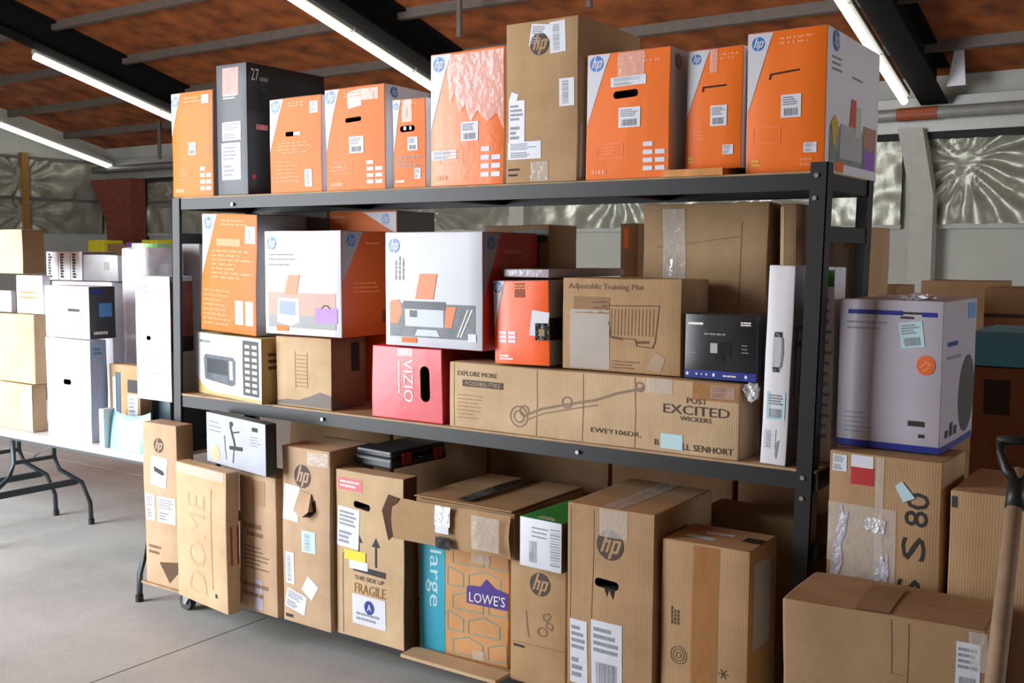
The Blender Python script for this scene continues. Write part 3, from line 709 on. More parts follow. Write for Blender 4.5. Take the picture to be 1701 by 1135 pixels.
c.sticker('F', .75, .46, .95, .63, style='v'); c.sticker('F', .04, .25, .27, .52, style='l'); c.sticker('F', .03, .15, .50, .26, style='l'); c.quad('torn_paper', 'F', .05, .5, .16, .57, STK, rot=-20)
c.tape('F', .36, .01, .60, .13); c.fine('fine_print', 'F', .04, .03, .22, .10, 2, INK, fill=.4); c.tape('R', .02, .02, .06, .35, label='strip of grey tape near the edge')
c.seam(KR)
c = Carton('printer_carton', 'orange printer carton with a white strip label above its oval slot', 'box', place(975, 1113, 92, Yt, ZT, xb=1160), OW, holes=[('F', .33, .63, .63, .69, 2)], group=G1)
orange_front(c, w=.27, h=.56, stk=(.40, .40, .66, .555)); c.sticker('F', .30, .725, .72, .80, rot=1, style='l'); c.logo('R', .25, .90, .024, GINK, WHT)
c.tape('F', .38, .80, .70, .99)
c = Carton('printer_carton', 'orange printer carton standing on the plywood offcut, with a thin cut slot', 'box', place(1139, 1233, 86, Yt + .04, ZT + .0215, D=.34), OW, lean=0, group=G1)
orange_front(c, w=.40, h=.56, stk=(.45, .36, .74, .53), icons=False)
g = Geo((c.W, c.H)); g.line([(.30, .655), (.31, .685), (.70, .69)], .005); c.emit('cut_slot', 'F', g, HOLE, None, .001)
c.sticker('F', .68, .12, .86, .20, style='l'); c.fine('note_print', 'F', .15, .24, .45, .33, 3, PINK, fill=.3); c.fine('foot_print', 'F', .06, .05, .2, .11, 2, YEL); c.tape('F', .42, .8, .55, .99)
c = Carton('printer_carton', 'largest orange printer carton, at the near end of the top deck', 'box', place(1240, 1372, 57, Yt + .045, ZT, xb=1459), OW, group=G1, amp=.003)
orange_front(c, w=.32, h=.56, stk=(.45, .39, .70, .55), icons=False)
g = Geo((c.W, c.H)); g.line([(.30, .67), (.315, .70), (.66, .715)], .005); c.emit('cut_slot', 'F', g, HOLE, None, .001)
c.sticker('F', .74, .14, .90, .21, style='l'); c.fine('foot_print', 'F', .70, .04, .9, .11, 2, PINK); c.fine('foot_print', 'F', .08, .05, .2, .11, 2, YEL)
g = Geo((c.W, c.H)); g.line([(.10, .22), (.44, .22), (.44, .33), (.10, .33), (.10, .22)], .0016); c.emit('outline_print', 'F', g, PINK)
c.fine('title_print', 'R', .08, .70, .26, .82, 3, GINK, fill=.4); c.logo('R', .14, .92, .03, BLU, WHT); c.fine('small_print', 'R', .44, .70, .64, .73, 1, GINK)
p = c.quad('photo', 'R', .06, .08, .95, .34, mat('photo_green_grey', (128, 138, 128), .5, var=.25, scale=24))
c.quad('photo_printer', 'R', .24, .12, .66, .36, mat('photo_pale', (176, 176, 178), .5), .0014, p); c.poly('photo_sheet', 'R', [(.40, .36), (.43, .56), (.52, .56), (.52, .36)], mat('photo_red', (210, 84, 60), .5), .0016, p)
c.quad('photo_paper', 'R', .52, .30, .62, .52, mat('photo_mint', (186, 206, 186), .5), .0018, p); c.quad('photo_bag', 'R', .70, .08, .94, .22, PUR, .0016, p)
c.quad('photo_wall', 'R', .68, .24, .95, .40, mat('photo_brown', (176, 132, 112), .45), .0013, p); c.poly('photo_plant', 'R', [(.08, .36), (.14, .41), (.2, .36), (.17, .2), (.12, .2)], mat('photo_gold', (206, 166, 50), .5), .0016, p)
c.quad('photo_orange_foot', 'R', .18, .02, .32, .09, ORG, .0018, p)

# ------------------------------------------------------------------ middle deck
G2 = 'cartons on the middle deck'
c = Carton('oven_box', 'white and tan toaster oven box with a black side panel of icons', 'box', placeb((326, 651), (435, 673), 551, ZM, D=.12), {'*': mat('tan_gold_print', (196, 172, 108), .45), 'F': WHM, 'T': mat('tan_gold_print', (196, 172, 108), .45)}, group=G2, amp=.002)
oven = c
c.poly('tan_corner', 'F', [(.01, .02), (.01, .32), (.10, .16), (.30, .03)], mat('tan_gold_print', (196, 172, 108), .45)); c.quad('tan_base', 'F', .01, .01, .99, .06, mat('tan_gold_print', (196, 172, 108), .45))
c.fine('brand_print', 'F', .07, .84, .30, .90, 1, GINK, fill=.8); p = c.poly('picture', 'F', [(.16, .25), (.14, .60), (.18, .66), (.60, .66), (.64, .60), (.63, .24), (.58, .20)], mat('photo_slate', (92, 98, 106), .45, var=.35, scale=18))
c.quad('picture_window', 'F', .20, .36, .52, .60, mat('photo_dark', (48, 54, 62), .45), .0014, p); c.quad('picture_knobs', 'F', .55, .30, .60, .60, mat('photo_pale', (176, 176, 178), .5), .0014, p)
p = c.quad('icon_panel', 'F', .74, .10, .965, .95, mat('charcoal_print', (62, 64, 68), .45))
g = Geo((c.W, c.H))
for j in range(8):
    for i in range(2): g.rect(.775 + i * .1, .15 + j * .098, .84 + i * .1, .20 + j * .098)
c.emit('icons', 'F', g, WINK, p, .0014)
c.fine('side_print', 'R', .25, .5, .75, .8, 3, KDK)
c = Carton('printer_carton', 'orange printer carton leaning on top of the toaster oven box', 'box', place(333, 424, 359, 2.935, oven.top + .006, rot=-4, D=.26), {**OW, 'R': GRY, 'T': GRY}, lean=S(2.0), group=G2)
orange_front(c, w=.27, h=.52, stk=None, icons=False); c.sticker('F', .80, .76, .97, .90, style='v', m=mat('pale_grey', (190, 190, 196), .5)); c.sticker('F', .64, .08, .78, .28, style='v'); c.sticker('F', .82, .08, .95, .28, style='n')
c.fine('note_print', 'F', .20, .44, .96, .70, 7, PINK, fill=.35, word=.16); c.fine('note_print', 'F', .05, .04, .58, .36, 8, PINK, fill=.28); c.quad('banner_print', 'F', .28, .73, .72, .79, PINK)
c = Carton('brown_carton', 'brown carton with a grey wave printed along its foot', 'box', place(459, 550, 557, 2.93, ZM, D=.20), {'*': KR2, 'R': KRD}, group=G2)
wave = c
c.poly('wave_print', 'F', [(.01, .02), (.01, .07), (.2, .10), (.4, .10), (.62, .17), (.80, .24), (.99, .20), (.99, .02)], mat('wave_grey', (118, 110, 104), .7))
c.poly('wave_print', 'R', [(.005, .02), (.005, .20), (.2, .13), (.5, .06), (.8, .04), (.99, .02)], mat('wave_grey', (118, 110, 104), .7))
g = Geo((c.W, c.H))
for k in range(9): g.line([(.36 + .02 * (k % 2), .30 + k * .055), (.58, .30 + k * .055)], .0022)
g.line([(.36, .28), (.36, .80)], .002); g.line([(.58, .28), (.58, .78)], .002); c.emit('shelf_print', 'F', g, INKS)
c.quad('dark_label', 'R', .55, .52, .80, .92, INK, label='dark shipping label')
c = Carton('printer_carton', 'white printer carton with orange side and a purple bag in its picture', 'box', place(440, 567, 384, 2.905, wave.top + .008, D=.32), {'*': mat('red_orange_print', (200, 84, 22), .42, var=.06), 'F': WHT, 'T': WHM, 'L': WHM}, group=G2, amp=.002)
picture_face(c, 'F', 0); c.wedge('R', .36, .48, GRY); c.logo('R', .17, .91, .024, BLU, GRY); c.fine('note_print', 'R', .42, .86, .8, .90, 1, PINK, fill=.4); c.fine('note_print', 'R', .2, .40, .75, .52, 3, PINK, fill=.25)
c.quad('grey_mark', 'R', .72, .12, .9, .24, mat('dim_red', (120, 50, 36), .5))
c = Carton('grey_carton', 'dull grey carton behind the orange and white printer cartons', 'box', place(436, 546, 354, 3.26, ZM, D=.2), {'*': mat('dull_grey', (128, 116, 110), .6)}, group=G2)
c.logo('F', .12, .86, .02, GINK, GRY)
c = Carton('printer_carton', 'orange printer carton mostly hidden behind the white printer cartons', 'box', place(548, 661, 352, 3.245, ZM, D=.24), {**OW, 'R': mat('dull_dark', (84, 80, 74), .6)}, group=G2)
c.wedge('F', .50, .12, flip=True); c.logo('F', .84, .955, .022, BLU, WHT); c.fine('note_print', 'F', .06, .93, .3, .98, 2, PINK)
viz = c = Carton('speaker_box', 'red speaker box with white VIZIO lettering and an oval hand hole', 'box', place(618, 736, 573, 2.925, ZM, D=.30), {'*': DRED, 'F': RED, 'T': RED}, holes=[('F', .70, .28, .83, .76, 0)], group=G2, amp=.005)
c.text('lettering', 'F', 'VIZIO', .47, .26, .60, .84, WINK, rot=-90); c.fine('small_print', 'F', .18, .52, .62, .56, 1, WINK, rot=-90, fill=.5); c.tape('F', .38, .88, .60, .99)
c = Carton('printer_carton', 'white office printer carton standing on the red speaker box', 'box', place(640, 802, 386, 2.89, viz.top + .008, D=.34), {'*': mat('red_print_side', (196, 52, 30), .42, var=.06), 'F': WHT, 'T': WHM, 'L': WHM}, group=G2, amp=.002)
picture_face(c, 'F', 1); c.wedge('R', .30, .55, GRY); c.logo('R', .14, .9, .022, BLU, GRY); c.quad('paper_label', 'R', .40, .50, .68, .62, GRY); c.quad('small_mark', 'R', .32, .62, .40, .74, mat('olive_mark', (140, 116, 60), .5)); c.fine('note_print', 'R', .36, .8, .8, .86, 1, PINK)
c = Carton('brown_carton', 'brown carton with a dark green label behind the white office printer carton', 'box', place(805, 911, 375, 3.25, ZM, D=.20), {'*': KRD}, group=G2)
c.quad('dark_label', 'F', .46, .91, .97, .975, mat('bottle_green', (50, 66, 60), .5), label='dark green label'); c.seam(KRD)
long_ = c = Carton('long_carton', 'long brown carton lettered EXPLORE MORE POSSIBILITIES lying along the middle deck', 'box', place(747, 1229, 601, 2.92, ZM, D=.17), {'*': KR2}, group=G2, bulge=.002, amp=.004)
c.text('lettering', 'F', 'EXPLORE MORE', .035, .80, .19, .87, BRNK); p = c.quad('banner', 'F', .055, .64, .215, .74, BRNK); c.text('lettering', 'F', 'POSSIBILITIES', .068, .66, .205, .72, KR2, parent=p, off=.0018)
c.fine('fine_print', 'F', .035, .12, .14, .52, 7, INKS, fill=.14)
for u in (.34, .505, .68): 
    g = Geo((c.W, c.H)); g.line([(u, .02), (u + .003, .5), (u, .98)], .0024); c.emit('crease', 'F', g, INKS)
g = Geo((c.W, c.H)); g.line([(.02, .02), (.02, .98)], .002); c.emit('crease', 'F', g, INKS)
g = Geo((c.W, c.H)); pts = [(.30, .30), (.36, .42), (.45, .52), (.55, .62), (.62, .74), (.70, .84)]; g.line(pts, .008); g.line([(a + .004, b - .07) for a, b in pts[:4]], .004)
for u, v, r in ((.275, .27, .035), (.275, .27, .02), (.295, .36, .018), (.45, .55, .018), (.695, .86, .014)):
    n = 18; g.line([(u + r / c.W * math.cos(2 * math.pi * k / n), v + r / c.H * math.sin(2 * math.pi * k / n)) for k in range(n + 1)], .005)
c.emit('scooter_drawing', 'F', g, mat('print_grey', (142, 120, 102), .8))
c.text('lettering', 'F', 'EWEY106DR,', .535, .155, .70, .235, BRNK); c.text('lettering', 'F', 'POST', .845, .70, .905, .78, BRNK); c.text('lettering', 'F', 'EXCITED', .772, .545, .972, .67, BRNK); c.text('lettering', 'F', 'WICKERS', .825, .46, .92, .52, BRNK)
c.text('lettering', 'F', 'B', .745, .09, .758, .17, INK); c.text('lettering', 'F', 'LL SENHORT', .835, .065, .985, .15, INK); c.sticker('F', .765, .055, .835, .26, m=STP, style='n', label='pale blue sticker'); c.sticker('F', .915, .80, .985, .97, style='l')
c.quad('tape', 'F', .86, .76, .998, .998, TAPEB, .002, label='square of amber tape'); c.tape('F', .72, .80, .80, 1.0)
mb = MB(); rn = random.Random(5); bm = bmesh.new(); bmesh.ops.create_icosphere(bm, subdivisions=3, radius=.026)
for v in bm.verts: v.co *= 1 + .5 * noise.noise(v.co * 60)
me = bpy.data.meshes.new('tape_wad'); bm.to_mesh(me); bm.free(); me.materials.append(SILV); o = link('tape_wad', me, c.root); o.location = (c.W + .026, .03, c.H * .90); o['label'] = 'crumpled ball of clear tape stuck to the end'
zl = c.top + .004
c = Carton('printer_carton', 'narrow orange printer carton bound with black tape, on the long brown carton', 'box', place(821, 914, 466, 2.93, zl, D=.30), {**OW, 'F': mat('vivid_orange_print', (246, 92, 14), .38, var=.05), 'R': GRY, 'T': mat('lilac_grey_film', (176, 168, 176), .3, bump=.4)}, lean=-S(1.3), group=G2)
orange_front(c, w=.20, h=.58, stk=None, icons=False, lines=False); c.quad('scuff', 'F', .40, .80, .58, .97, mat('scuffed_brown', (150, 70, 36), .7)); c.sticker('F', .68, .34, .98, .64, style='n', rot=-8)
g = Geo((c.W, c.H))
for i in range(2):
    for j in range(3): g.rect(.10 + i * .17, .26 + j * .05, .24 + i * .17, .295 + j * .05)
c.emit('icon_panel', 'F', g, STK); c.fine('foot_print', 'F', .1, .05, .36, .12, 2, WINK, fill=.6, word=.2)
p = c.quad('tape', 'F', .76, .30, .995, .50, TAPEK, .002, label='black tape wrapped round the edge'); c.quad('tape_label', 'F', .82, .35, .92, .43, mat('olive_mark', (140, 116, 60), .5), .0026, p); c.quad('tape', 'R', .0, .30, .4, .56, TAPEK, .002, sk=0)
c.quad('white_stripe', 'T', .45, .02, .62, .98, WHM); c.quad('dark_stripe', 'T', .68, .02, .74, .98, NAVY); c.logo('R', .3, .88, .018, GINK, GRY)
flat = Carton('striped_flat_box', 'flat lilac-grey striped box lying on the black-taped orange carton', 'box', place(836, 912, 456, 2.95, c.top + .012, D=.52, H=.028), {'*': mat('lilac_grey_film', (176, 168, 176), .3, bump=.4)}, group=G2, amp=.002, bulge=.001)
flat.quad('white_stripe', 'T', .30, .01, .5, .99, WHM); flat.quad('dark_stripe', 'T', .60, .01, .72, .99, NAVY); flat.quad('orange_end', 'T', .02, .01, .25, .12, ORG)
mat_box = c = Carton('brown_carton', 'brown carton with a line drawing of a folding mat and a blank grey patch', 'box', place(934, 1131, 461, 2.955, zl, xb=1177), {'*': KR}, group=G2)
c.text('lettering', 'F', 'Adjustable Training Mat', .05, .865, .70, .945, INKS); c.quad('blank_patch', 'F', .07, .02, .42, .66, mat('grey_tape_patch', (170, 160, 150), .6), label='plain greyish patch'); c.quad('stain_patch', 'F', .10, .62, .42, .80, KRD)
g = Geo((c.W, c.H)); g.line([(.36, .71), (.83, .72), (.80, .35), (.78, .28), (.65, .29), (.64, .36), (.43, .37), (.40, .68), (.36, .71)], .003)
for k in range(13): x = .44 + k * .029; g.line([(x, .68 - .005 * (k % 2)), (x - .006, .40)], .0016)
g.line([(.27, .74), (.40, .75)], .004); g.line([(.28, .68), (.36, .69)], .004); g.line([(.45, .37), (.52, .36)], .008); g.line([(.66, .33), (.74, .335)], .008); c.emit('mat_drawing', 'F', g, mat('print_brown', (104, 74, 56), .8))
c.fine('fine_print', 'F', .44, .03, .68, .13, 3, INKS, fill=.4); c.poly('torn_patch', 'F', [(.72, .06), (.80, .24), (.88, .18), (.84, .02)], mat('torn_pale', (176, 152, 130), .9))
c = Carton('camera_box', 'black security camera kit box with a blue stripe along its foot', 'box', place(1137, 1258, 520, 2.95, zl, D=.14), {'*': mat('dark_camera_print', (34, 35, 38), .3, var=.3, scale=10)}, group=G2, amp=.002)
c.quad('blue_stripe', 'F', .01, .01, .99, .135, NAVY); g = Geo((c.W, c.H))
for u, r in ((.05, .03), (.18, .02), (.25, .015), (.32, .02), (.42, .03), (.86, .03)): g.disc(u, .075, r * .6, r * .9)
g.fine(.55, .05, .75, .09, 1, c.rnd, .6); c.emit('stripe_icons', 'F', g, WINK, None, .0016)
c.quad('brand_bar', 'F', .05, .83, .26, .865, WINK); c.fine('brand_print', 'F', .78, .83, .93, .90, 2, WINK, fill=.6, word=.3); p = c.quad('picture', 'F', .35, .38, .66, .58, mat('photo_black', (16, 17, 20), .3)); c.quad('picture_camera', 'F', .37, .41, .47, .56, mat('photo_pale', (176, 176, 178), .5), .0014, p)
c.quad('picture_stand', 'F', .42, .30, .56, .38, mat('photo_black', (16, 17, 20), .3)); c.fine('fine_print', 'F', .28, .66, .74, .72, 1, GINK, fill=.4); c.fine('fine_print', 'F', .07, .38, .2, .42, 1, GINK); c.fine('fine_print', 'F', .8, .40, .9, .56, 3, GINK, fill=.3)
c = Carton('tall_carton', 'big worn brown carton standing behind the folding mat carton', 'box', place(1066, 1272, 334, 3.20, ZM, D=.20, H=1.77 - ZM), {'*': KRH}, group=G2, amp=.007)
g = Geo((c.W, c.H)); g.line([(.12, .82), (.80, .86)], .004); g.line([(.80, .2), (.80, .92)], .003); g.line([(.30, .3), (.28, .95)], .002); c.emit('crease', 'F', g, KRD)
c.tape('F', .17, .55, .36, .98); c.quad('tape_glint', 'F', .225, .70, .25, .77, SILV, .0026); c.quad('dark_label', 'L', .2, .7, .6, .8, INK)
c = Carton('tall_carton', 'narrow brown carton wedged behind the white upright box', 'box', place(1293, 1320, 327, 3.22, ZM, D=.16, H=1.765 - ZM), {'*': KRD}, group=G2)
g = Geo((c.W, c.H)); g.line([(.1, .02), (.1, .98)], .012); c.emit('edge_strip', 'F', g, KR2)
c = Carton('upright_box', 'slim white box standing upright beside the near post, with a wire handle', 'box', place(1266, 1310, 441, 2.925, ZM, D=.10), {'*': WHM, 'R': mat('mottled_grey', (120, 114, 122), .45, var=.5, scale=9)}, lean=S(1.6), group=G2)
c.quad('handle_patch', 'F', .30, .48, .62, .66, mat('pale_grey', (190, 190, 196), .5)); g = Geo((c.W, c.H)); g.line([(.42, .48), (.62, .50), (.66, .57), (.62, .64), (.42, .66)], .004); c.emit('wire_handle', 'F', g, GINK, None, .002); c.quad('handle_clip', 'F', .34, .645, .60, .67, INK, .002); c.quad('handle_clip', 'F', .34, .47, .56, .495, INK, .002)
c.sticker('F', .15, .23, .85, .37, m=STP, style='b'); c.sticker('F', .10, .08, .55, .18, style='v'); c.poly('tear', 'F', [(.55, .05), (.60, .12), (.70, .13), (.62, .03)], GINK); c.quad('purple_print', 'R', .2, .35, .8, .7, mat('deep_purple', (70, 50, 96), .5))
c = Carton('upright_box', 'slim white box with a green top corner, half hidden behind the near post', 'box', place(1352, 1384, 443, 3.06, ZM, D=.10), {'*': WHM}, group=G2)
c.quad('green_corner', 'F', .60, .90, .95, .985, GRN); c.fine('fine_print', 'F', .5, .1, .9, .85, 14, GINK, fill=.3)

# ------------------------------------------------------------------ bottom deck
G3 = 'cartons on the bottom deck'
def arrow(g, u, v0, v1, wd):
    w = g.d[0]; g.poly([(u - wd / 4, v0), (u + wd / 4, v0), (u + wd / 4, v1 - .05), (u - wd / 4, v1 - .05)]); g.poly([(u - wd, v1 - .055), (u + wd, v1 - .055), (u, v1)])
c = Carton('computer_carton', 'narrow brown computer carton with a torn bottom corner, next to the folding table', 'box', place(240, 295, 701, 2.812, ZB, D=.09), {'*': KR3}, group=G3)
c.logo('F', .48, .87, .032, BRNK, KR3); c.sticker('F', .25, .62, .72, .80, rot=-4, style='n'); c.poly('tear', 'F', [(.34, .74), (.60, .72), (.66, .70), (.60, .69), (.36, .71)], INK, .002); c.sticker('F', .05, .40, .35, .56, style='l'); c.sticker('F', .44, .40, .95, .56, style='l')
c.poly('torn_corner', 'F', [(.42, .145), (.99, .17), (.96, .10), (.72, .03)], KDK, .0015, label='torn corner showing the dark inside'); c.fine('fine_print', 'F', .1, .18, .5, .25, 2, INKS); c.seam(KR3)
dome = c = Carton('brown_carton', 'pale brown carton with faint outlined letters running up its front', 'box', place(294, 376, 766, 2.775, ZB, rot=-8, D=.06), {'*': KR2}, group=G3)
g = Geo((c.W, c.H)); g.text('DOME', .24, .08, .60, .80, 90); c.emit('lettering', 'F', g, mat('print_pale', (188, 160, 126), .8)); g = Geo((c.W, c.H)); g.line([(.72, .15), (.72, .86)], .006); c.emit('crease', 'F', g, KR); c.quad('scuff', 'F', .76, .09, .80, .12, INK); c.tape('F', .04, .93, .96, .995); c.quad('red_patch', 'R', .3, .35, .97, .62, DRED); c.seam(KR2)
c = Carton('brown_carton', 'rosy brown carton with a blue-grey tape scrap near its foot', 'box', place(399, 459, 783, 2.825, ZB, rot=-3, D=.14), {'*': KR3}, group=G3, bulge=.002)
b4 = c
c.fine('brand_print', 'F', .10, .595, .90, .65, 1, INKS, fill=.6, word=.08); c.fine('brand_print', 'F', .20, .54, .86, .585, 1, INKS, fill=.6, word=.08); c.fine('fine_print', 'F', .14, .30, .80, .48, 6, INKS, fill=.35); c.quad('stain_patch', 'F', .36, .78, .70, .96, KR); c.quad('tape', 'F', .36, .02, .60, .24, mat('blue_grey_tape', (176, 172, 188), .4, var=.2, scale=40)); c.fine('fine_print', 'F', .1, .08, .9, .22, 2, INKS, fill=.4)
c = Carton('chair_box', 'pale grey box with a picture of a gym chair, resting on two brown cartons', 'box', place(343, 441, 684, 2.83, max(dome.top, b4.top) + .006, rot=-10, xb=460), {'*': mat('dark_slate_side', (34, 42, 44), .5), 'F': mat('pale_grey_blue', (172, 177, 188), .45)}, group=G3, amp=.002)
g = Geo((c.W, c.H)); g.line([(.44, .80), (.50, .55), (.52, .40)], .012); g.line([(.44, .40), (.62, .42)], .016); g.line([(.50, .40), (.47, .12)], .006); g.line([(.34, .60), (.36, .15)], .004); g.disc(.45, .86, .03, .05); g.line([(.48, .70), (.58, .74)], .006); c.emit('picture', 'F', g, INK)
g = Geo((c.W, c.H)); g.disc(.16, .22, .09, .16); c.emit('orange_disc', 'F', g, mat('peach_print', (236, 176, 140), .5)); c.fine('brand_print', 'F', .79, .80, .93, .91, 1, INK, fill=.7, word=.3); c.fine('fine_print', 'F', .05, .6, .28, .85, 3, GINK, fill=.25); c.fine('fine_print', 'F', .76, .5, .94, .72, 4, GINK, fill=.25)
c = Carton('computer_carton', 'brown computer carton with its logo panel torn open and several white labels', 'box', place(470, 549, 739, 2.825, ZB, rot=-1, D=.24), {'*': KR3}, group=G3, amp=.004, bulge=.002)
c.logo('F', .43, .84, .046, BRNK, KR3); c.sticker('F', .03, .58, .36, .78, rot=-4, style='n'); c.sticker('F', .42, .42, .70, .54, style='v', m=STP); c.sticker('F', .06, .22, .24, .40, style='v'); c.sticker('F', .44, .17, .70, .27, rot=-32, style='n'); c.sticker('F', .05, .07, .48, .18, rot=-12, style='l'); c.fine('fine_print', 'F', .05, .015, .3, .05, 1, INK)
mb = MB(); mb.add([(c.W * .38, -.004, c.H * .76), (c.W * .62, -.004, c.H * .75), (c.W * .66, -.03, c.H * .66), (c.W * .52, -.036, c.H * .62), (c.W * .33, -.026, c.H * .655), (c.W * .66, -.002, c.H * .655), (c.W * .34, -.002, c.H * .645)], [(0, 1, 2, 3, 4), (1, 5, 2), (0, 4, 6)]); mb.build('torn_flap', KR3, c.root)
c.poly('torn_hole', 'F', [(.36, .63), (.70, .72), (.72, .66), (.60, .62), (.40, .61)], HOLE, .0016); c.tape('F', .55, .91, .97, .985); c.seam(KR3)
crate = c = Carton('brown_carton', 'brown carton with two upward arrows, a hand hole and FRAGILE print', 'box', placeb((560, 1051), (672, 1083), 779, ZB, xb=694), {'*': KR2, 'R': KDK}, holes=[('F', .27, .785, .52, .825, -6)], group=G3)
g = Geo((c.W, c.H)); arrow(g, .34, .53, .64, .06); arrow(g, .60, .455, .63, .06); g.rect(.26, .405, .74, .44, -2); c.emit('arrows', 'F', g, INK); c.text('lettering', 'F', 'THIS SIDE UP', .28, .36, .72, .385, INK); c.text('lettering', 'F', 'FRAGILE', .28, .28, .74, .34, mat('amber_ink', (150, 110, 60), .7))
c.sticker('F', .02, .54, .35, .78, rot=-3, style='l'); c.quad('yellow_label', 'F', .13, .47, .45, .53, YEL, .0022); c.sticker('F', .20, .42, .48, .47, style='n'); p = c.sticker('F', .24, .09, .74, .27, style='n'); g = Geo((c.W, c.H)); g.disc(.50, .205, .075, .042); c.emit('sticker_print', 'F', g, NAVY, p, .0017); c.text('sticker_print', 'F', 'A', .47, .185, .53, .225, WINK, parent=p, off=.0022); c.fine('sticker_print', 'F', .3, .11, .68, .17, 2, GINK, parent=p, off=.0018)
c.quad('red_sticker', 'F', .04, .885, .40, .955, mat('pink_red_sticker', (226, 96, 110), .5)); c.fine('sticker_print', 'F', .07, .895, .37, .945, 2, WINK, off=.0018); g = Geo((c.W, c.H)); g.line([(.10, .02), (.10, .5)], .004); c.emit('crease', 'F', g, INKS); c.seam(KR2)
# black tool case with red catches
ap = place(589, 650, 742, 2.93, crate.top + .006, rot=-4, xb=742)
t = empty('tool_case', (ap['X'], ap['Y'], ap['z0']), ap['rot']); tag(t, 'black plastic tool case with red catches on the arrow carton', 'case')
def rbox(x0, x1, y0, y1, z0, z1, r, name, m, par):
    bm = bmesh.new(); bmesh.ops.create_cube(bm, size=1)
    for v in bm.verts: v.co = ((x0 + x1) / 2 + v.co.x * (x1 - x0), (y0 + y1) / 2 + v.co.y * (y1 - y0), (z0 + z1) / 2 + v.co.z * (z1 - z0))
    bmesh.ops.bevel(bm, geom=bm.edges[:], offset=r, segments=2, affect='EDGES', profile=.5)
    me = bpy.data.meshes.new(name); bm.to_mesh(me); bm.free(); me.materials.append(m)
    return link(name, me, par)
BPL = mat('black_plastic', (44, 47, 54), .38, var=.1); w, d, h = ap['W'], min(ap['D'], .36), ap['H']
rbox(0, w, 0, d, 0, h * .55, .008, 'case_body', BPL, t); rbox(.004, w - .004, .004, d - .004, h * .58, h, .008, 'case_lid', BPL, t); rbox(-.002, w + .002, -.002, d + .002, h * .535, h * .60, .003, 'lid_rim', BPL, t)
for y in (.16, .72): rbox(w, w + .012, d * y, d * (y + .16), h * .15, h * .85, .004, 'catch', mat('red_plastic', (168, 28, 36), .4), t)
mb = MB(); mb.tube([(w + .006, d * .42, h * .5), (w + .03, d * .42, h * .5), (w + .03, d * .62, h * .5), (w + .006, d * .62, h * .5)], .007, 8); mb.build('handle', BPL, t)
# home-store moving box
low = c = Carton('moving_box', "moving box with a teal band reading large, a brick pattern and a purple LOWE'S badge", 'box', placeb((697, 1077), (845, 1112), 890, ZB, D=.30), {'*': mat('orange_kraft', (206, 152, 100), .75, var=.1)}, group=G3)
c.quad('teal_band', 'F', .01, .01, .30, .99, TEAL); c.text('lettering', 'F', 'large', .08, .40, .26, .90, STP, rot=-90)
g = Geo((c.W, c.H)); wd = .003
for j in range(5):
    v0 = .04 + j * .195; sft = (j % 2) * .22
    for k in (-1, 0, 1, 2):
        u0 = .34 + k * .40 - sft + .05; u1 = u0 + .34
        a, b = max(.33, u0), min(.985, u1)
        if b - a < .06: continue
        pk = (u0 + u1) / 2; top = lambda u: v0 + .11 + .05 * (1 - abs(u - pk) / .17)
        pts = [(a, v0), (b, v0), (b, top(b))] + ([(pk, top(pk))] if a < pk < b else []) + [(a, top(a)), (a, v0)]
        g.line(pts, wd)
c.emit('brick_print', 'F', g, mat('teal_line_ink', (96, 164, 164), .7))
p = c.poly('badge', 'F', [(.55, .50), (.55, .64), (.61, .655), (.70, .655), (.76, .725), (.85, .66), (.99, .63), (.99, .49)], mat('badge_purple', (76, 52, 140), .6), .0016, label='purple gabled badge'); c.text('badge_letters', 'F', "LOWE'S", .58, .515, .96, .60, WINK, parent=p, off=.0022)
c.tape('F', .60, .85, .80, .99); c.tape('F', .62, .02, .75, .10)
mb = MB(); mb.box(0, .42, 0, .09, 0, .012); o = mb.build('plywood_offcut', KR2); o.location = (low.pl['X'], YF - .118, ZB + .001); tag(o, 'pale board lip below the moving box on the bottom deck', 'board')
# flat box with open end flap, black tape
zlow = low.top + .004
c = Carton('flat_carton', 'flat brown carton with an open end flap and black tape, on the moving box', 'box', place(690, 855, 825, 2.845, zlow, D=.46), {'*': KR}, group=G3, amp=.006)
c.quad('tape', 'T', .42, .01, .56, .97, TAPEK, .0165, label='black tape along the top seam'); c.quad('tape', 'F', .30, .55, .46, .99, SILV, .052, label='shiny crumpled tape'); c.quad('tape', 'F', .31, .02, .46, .30, TAPEK, .052, label='black tape tail'); c.quad('tape', 'F', .66, .15, .92, .9, TAPE, .046); c.quad('paper_tag', 'F', .31, .38, .45, .55, STK, .053)
mb = MB(); H_ = c.H
mb.add([(-.035, -.052, H_ * 1.0), (-.075, -.06, H_ * 1.06), (-.105, -.062, H_ * .66), (-.08, -.056, H_ * -.04), (-.062, -.05, H_ * .06), (-.05, -.048, H_ * .5)], [(0, 1, 2, 5), (2, 3, 4, 5)]); mb.build('open_flap', KDK, c.root)['label'] = 'open end flap showing its dark inside'
v = []; f = []; n = 14
for j in range(5):
    for i in range(n + 1):
        s_, t_ = i / n, j / 4; v.append((-.062 + (c.W + .062) * s_, -.022 - .026 * (1 - s_) - .012 * math.sin(math.pi * t_) + .004 * noise.noise(Vector((s_ * 6, t_ * 3, 1))), H_ * (.02 + .96 * t_) + .004 * noise.noise(Vector((s_ * 5, 7, t_)))))
for j in range(4):
    for i in range(n): q = j * (n + 1) + i; f.append((q, q + 1, q + n + 2, q + n + 1))
mb = MB(); mb.add(v, f); mb.build('front_flap', KR, c.root, smooth=True)
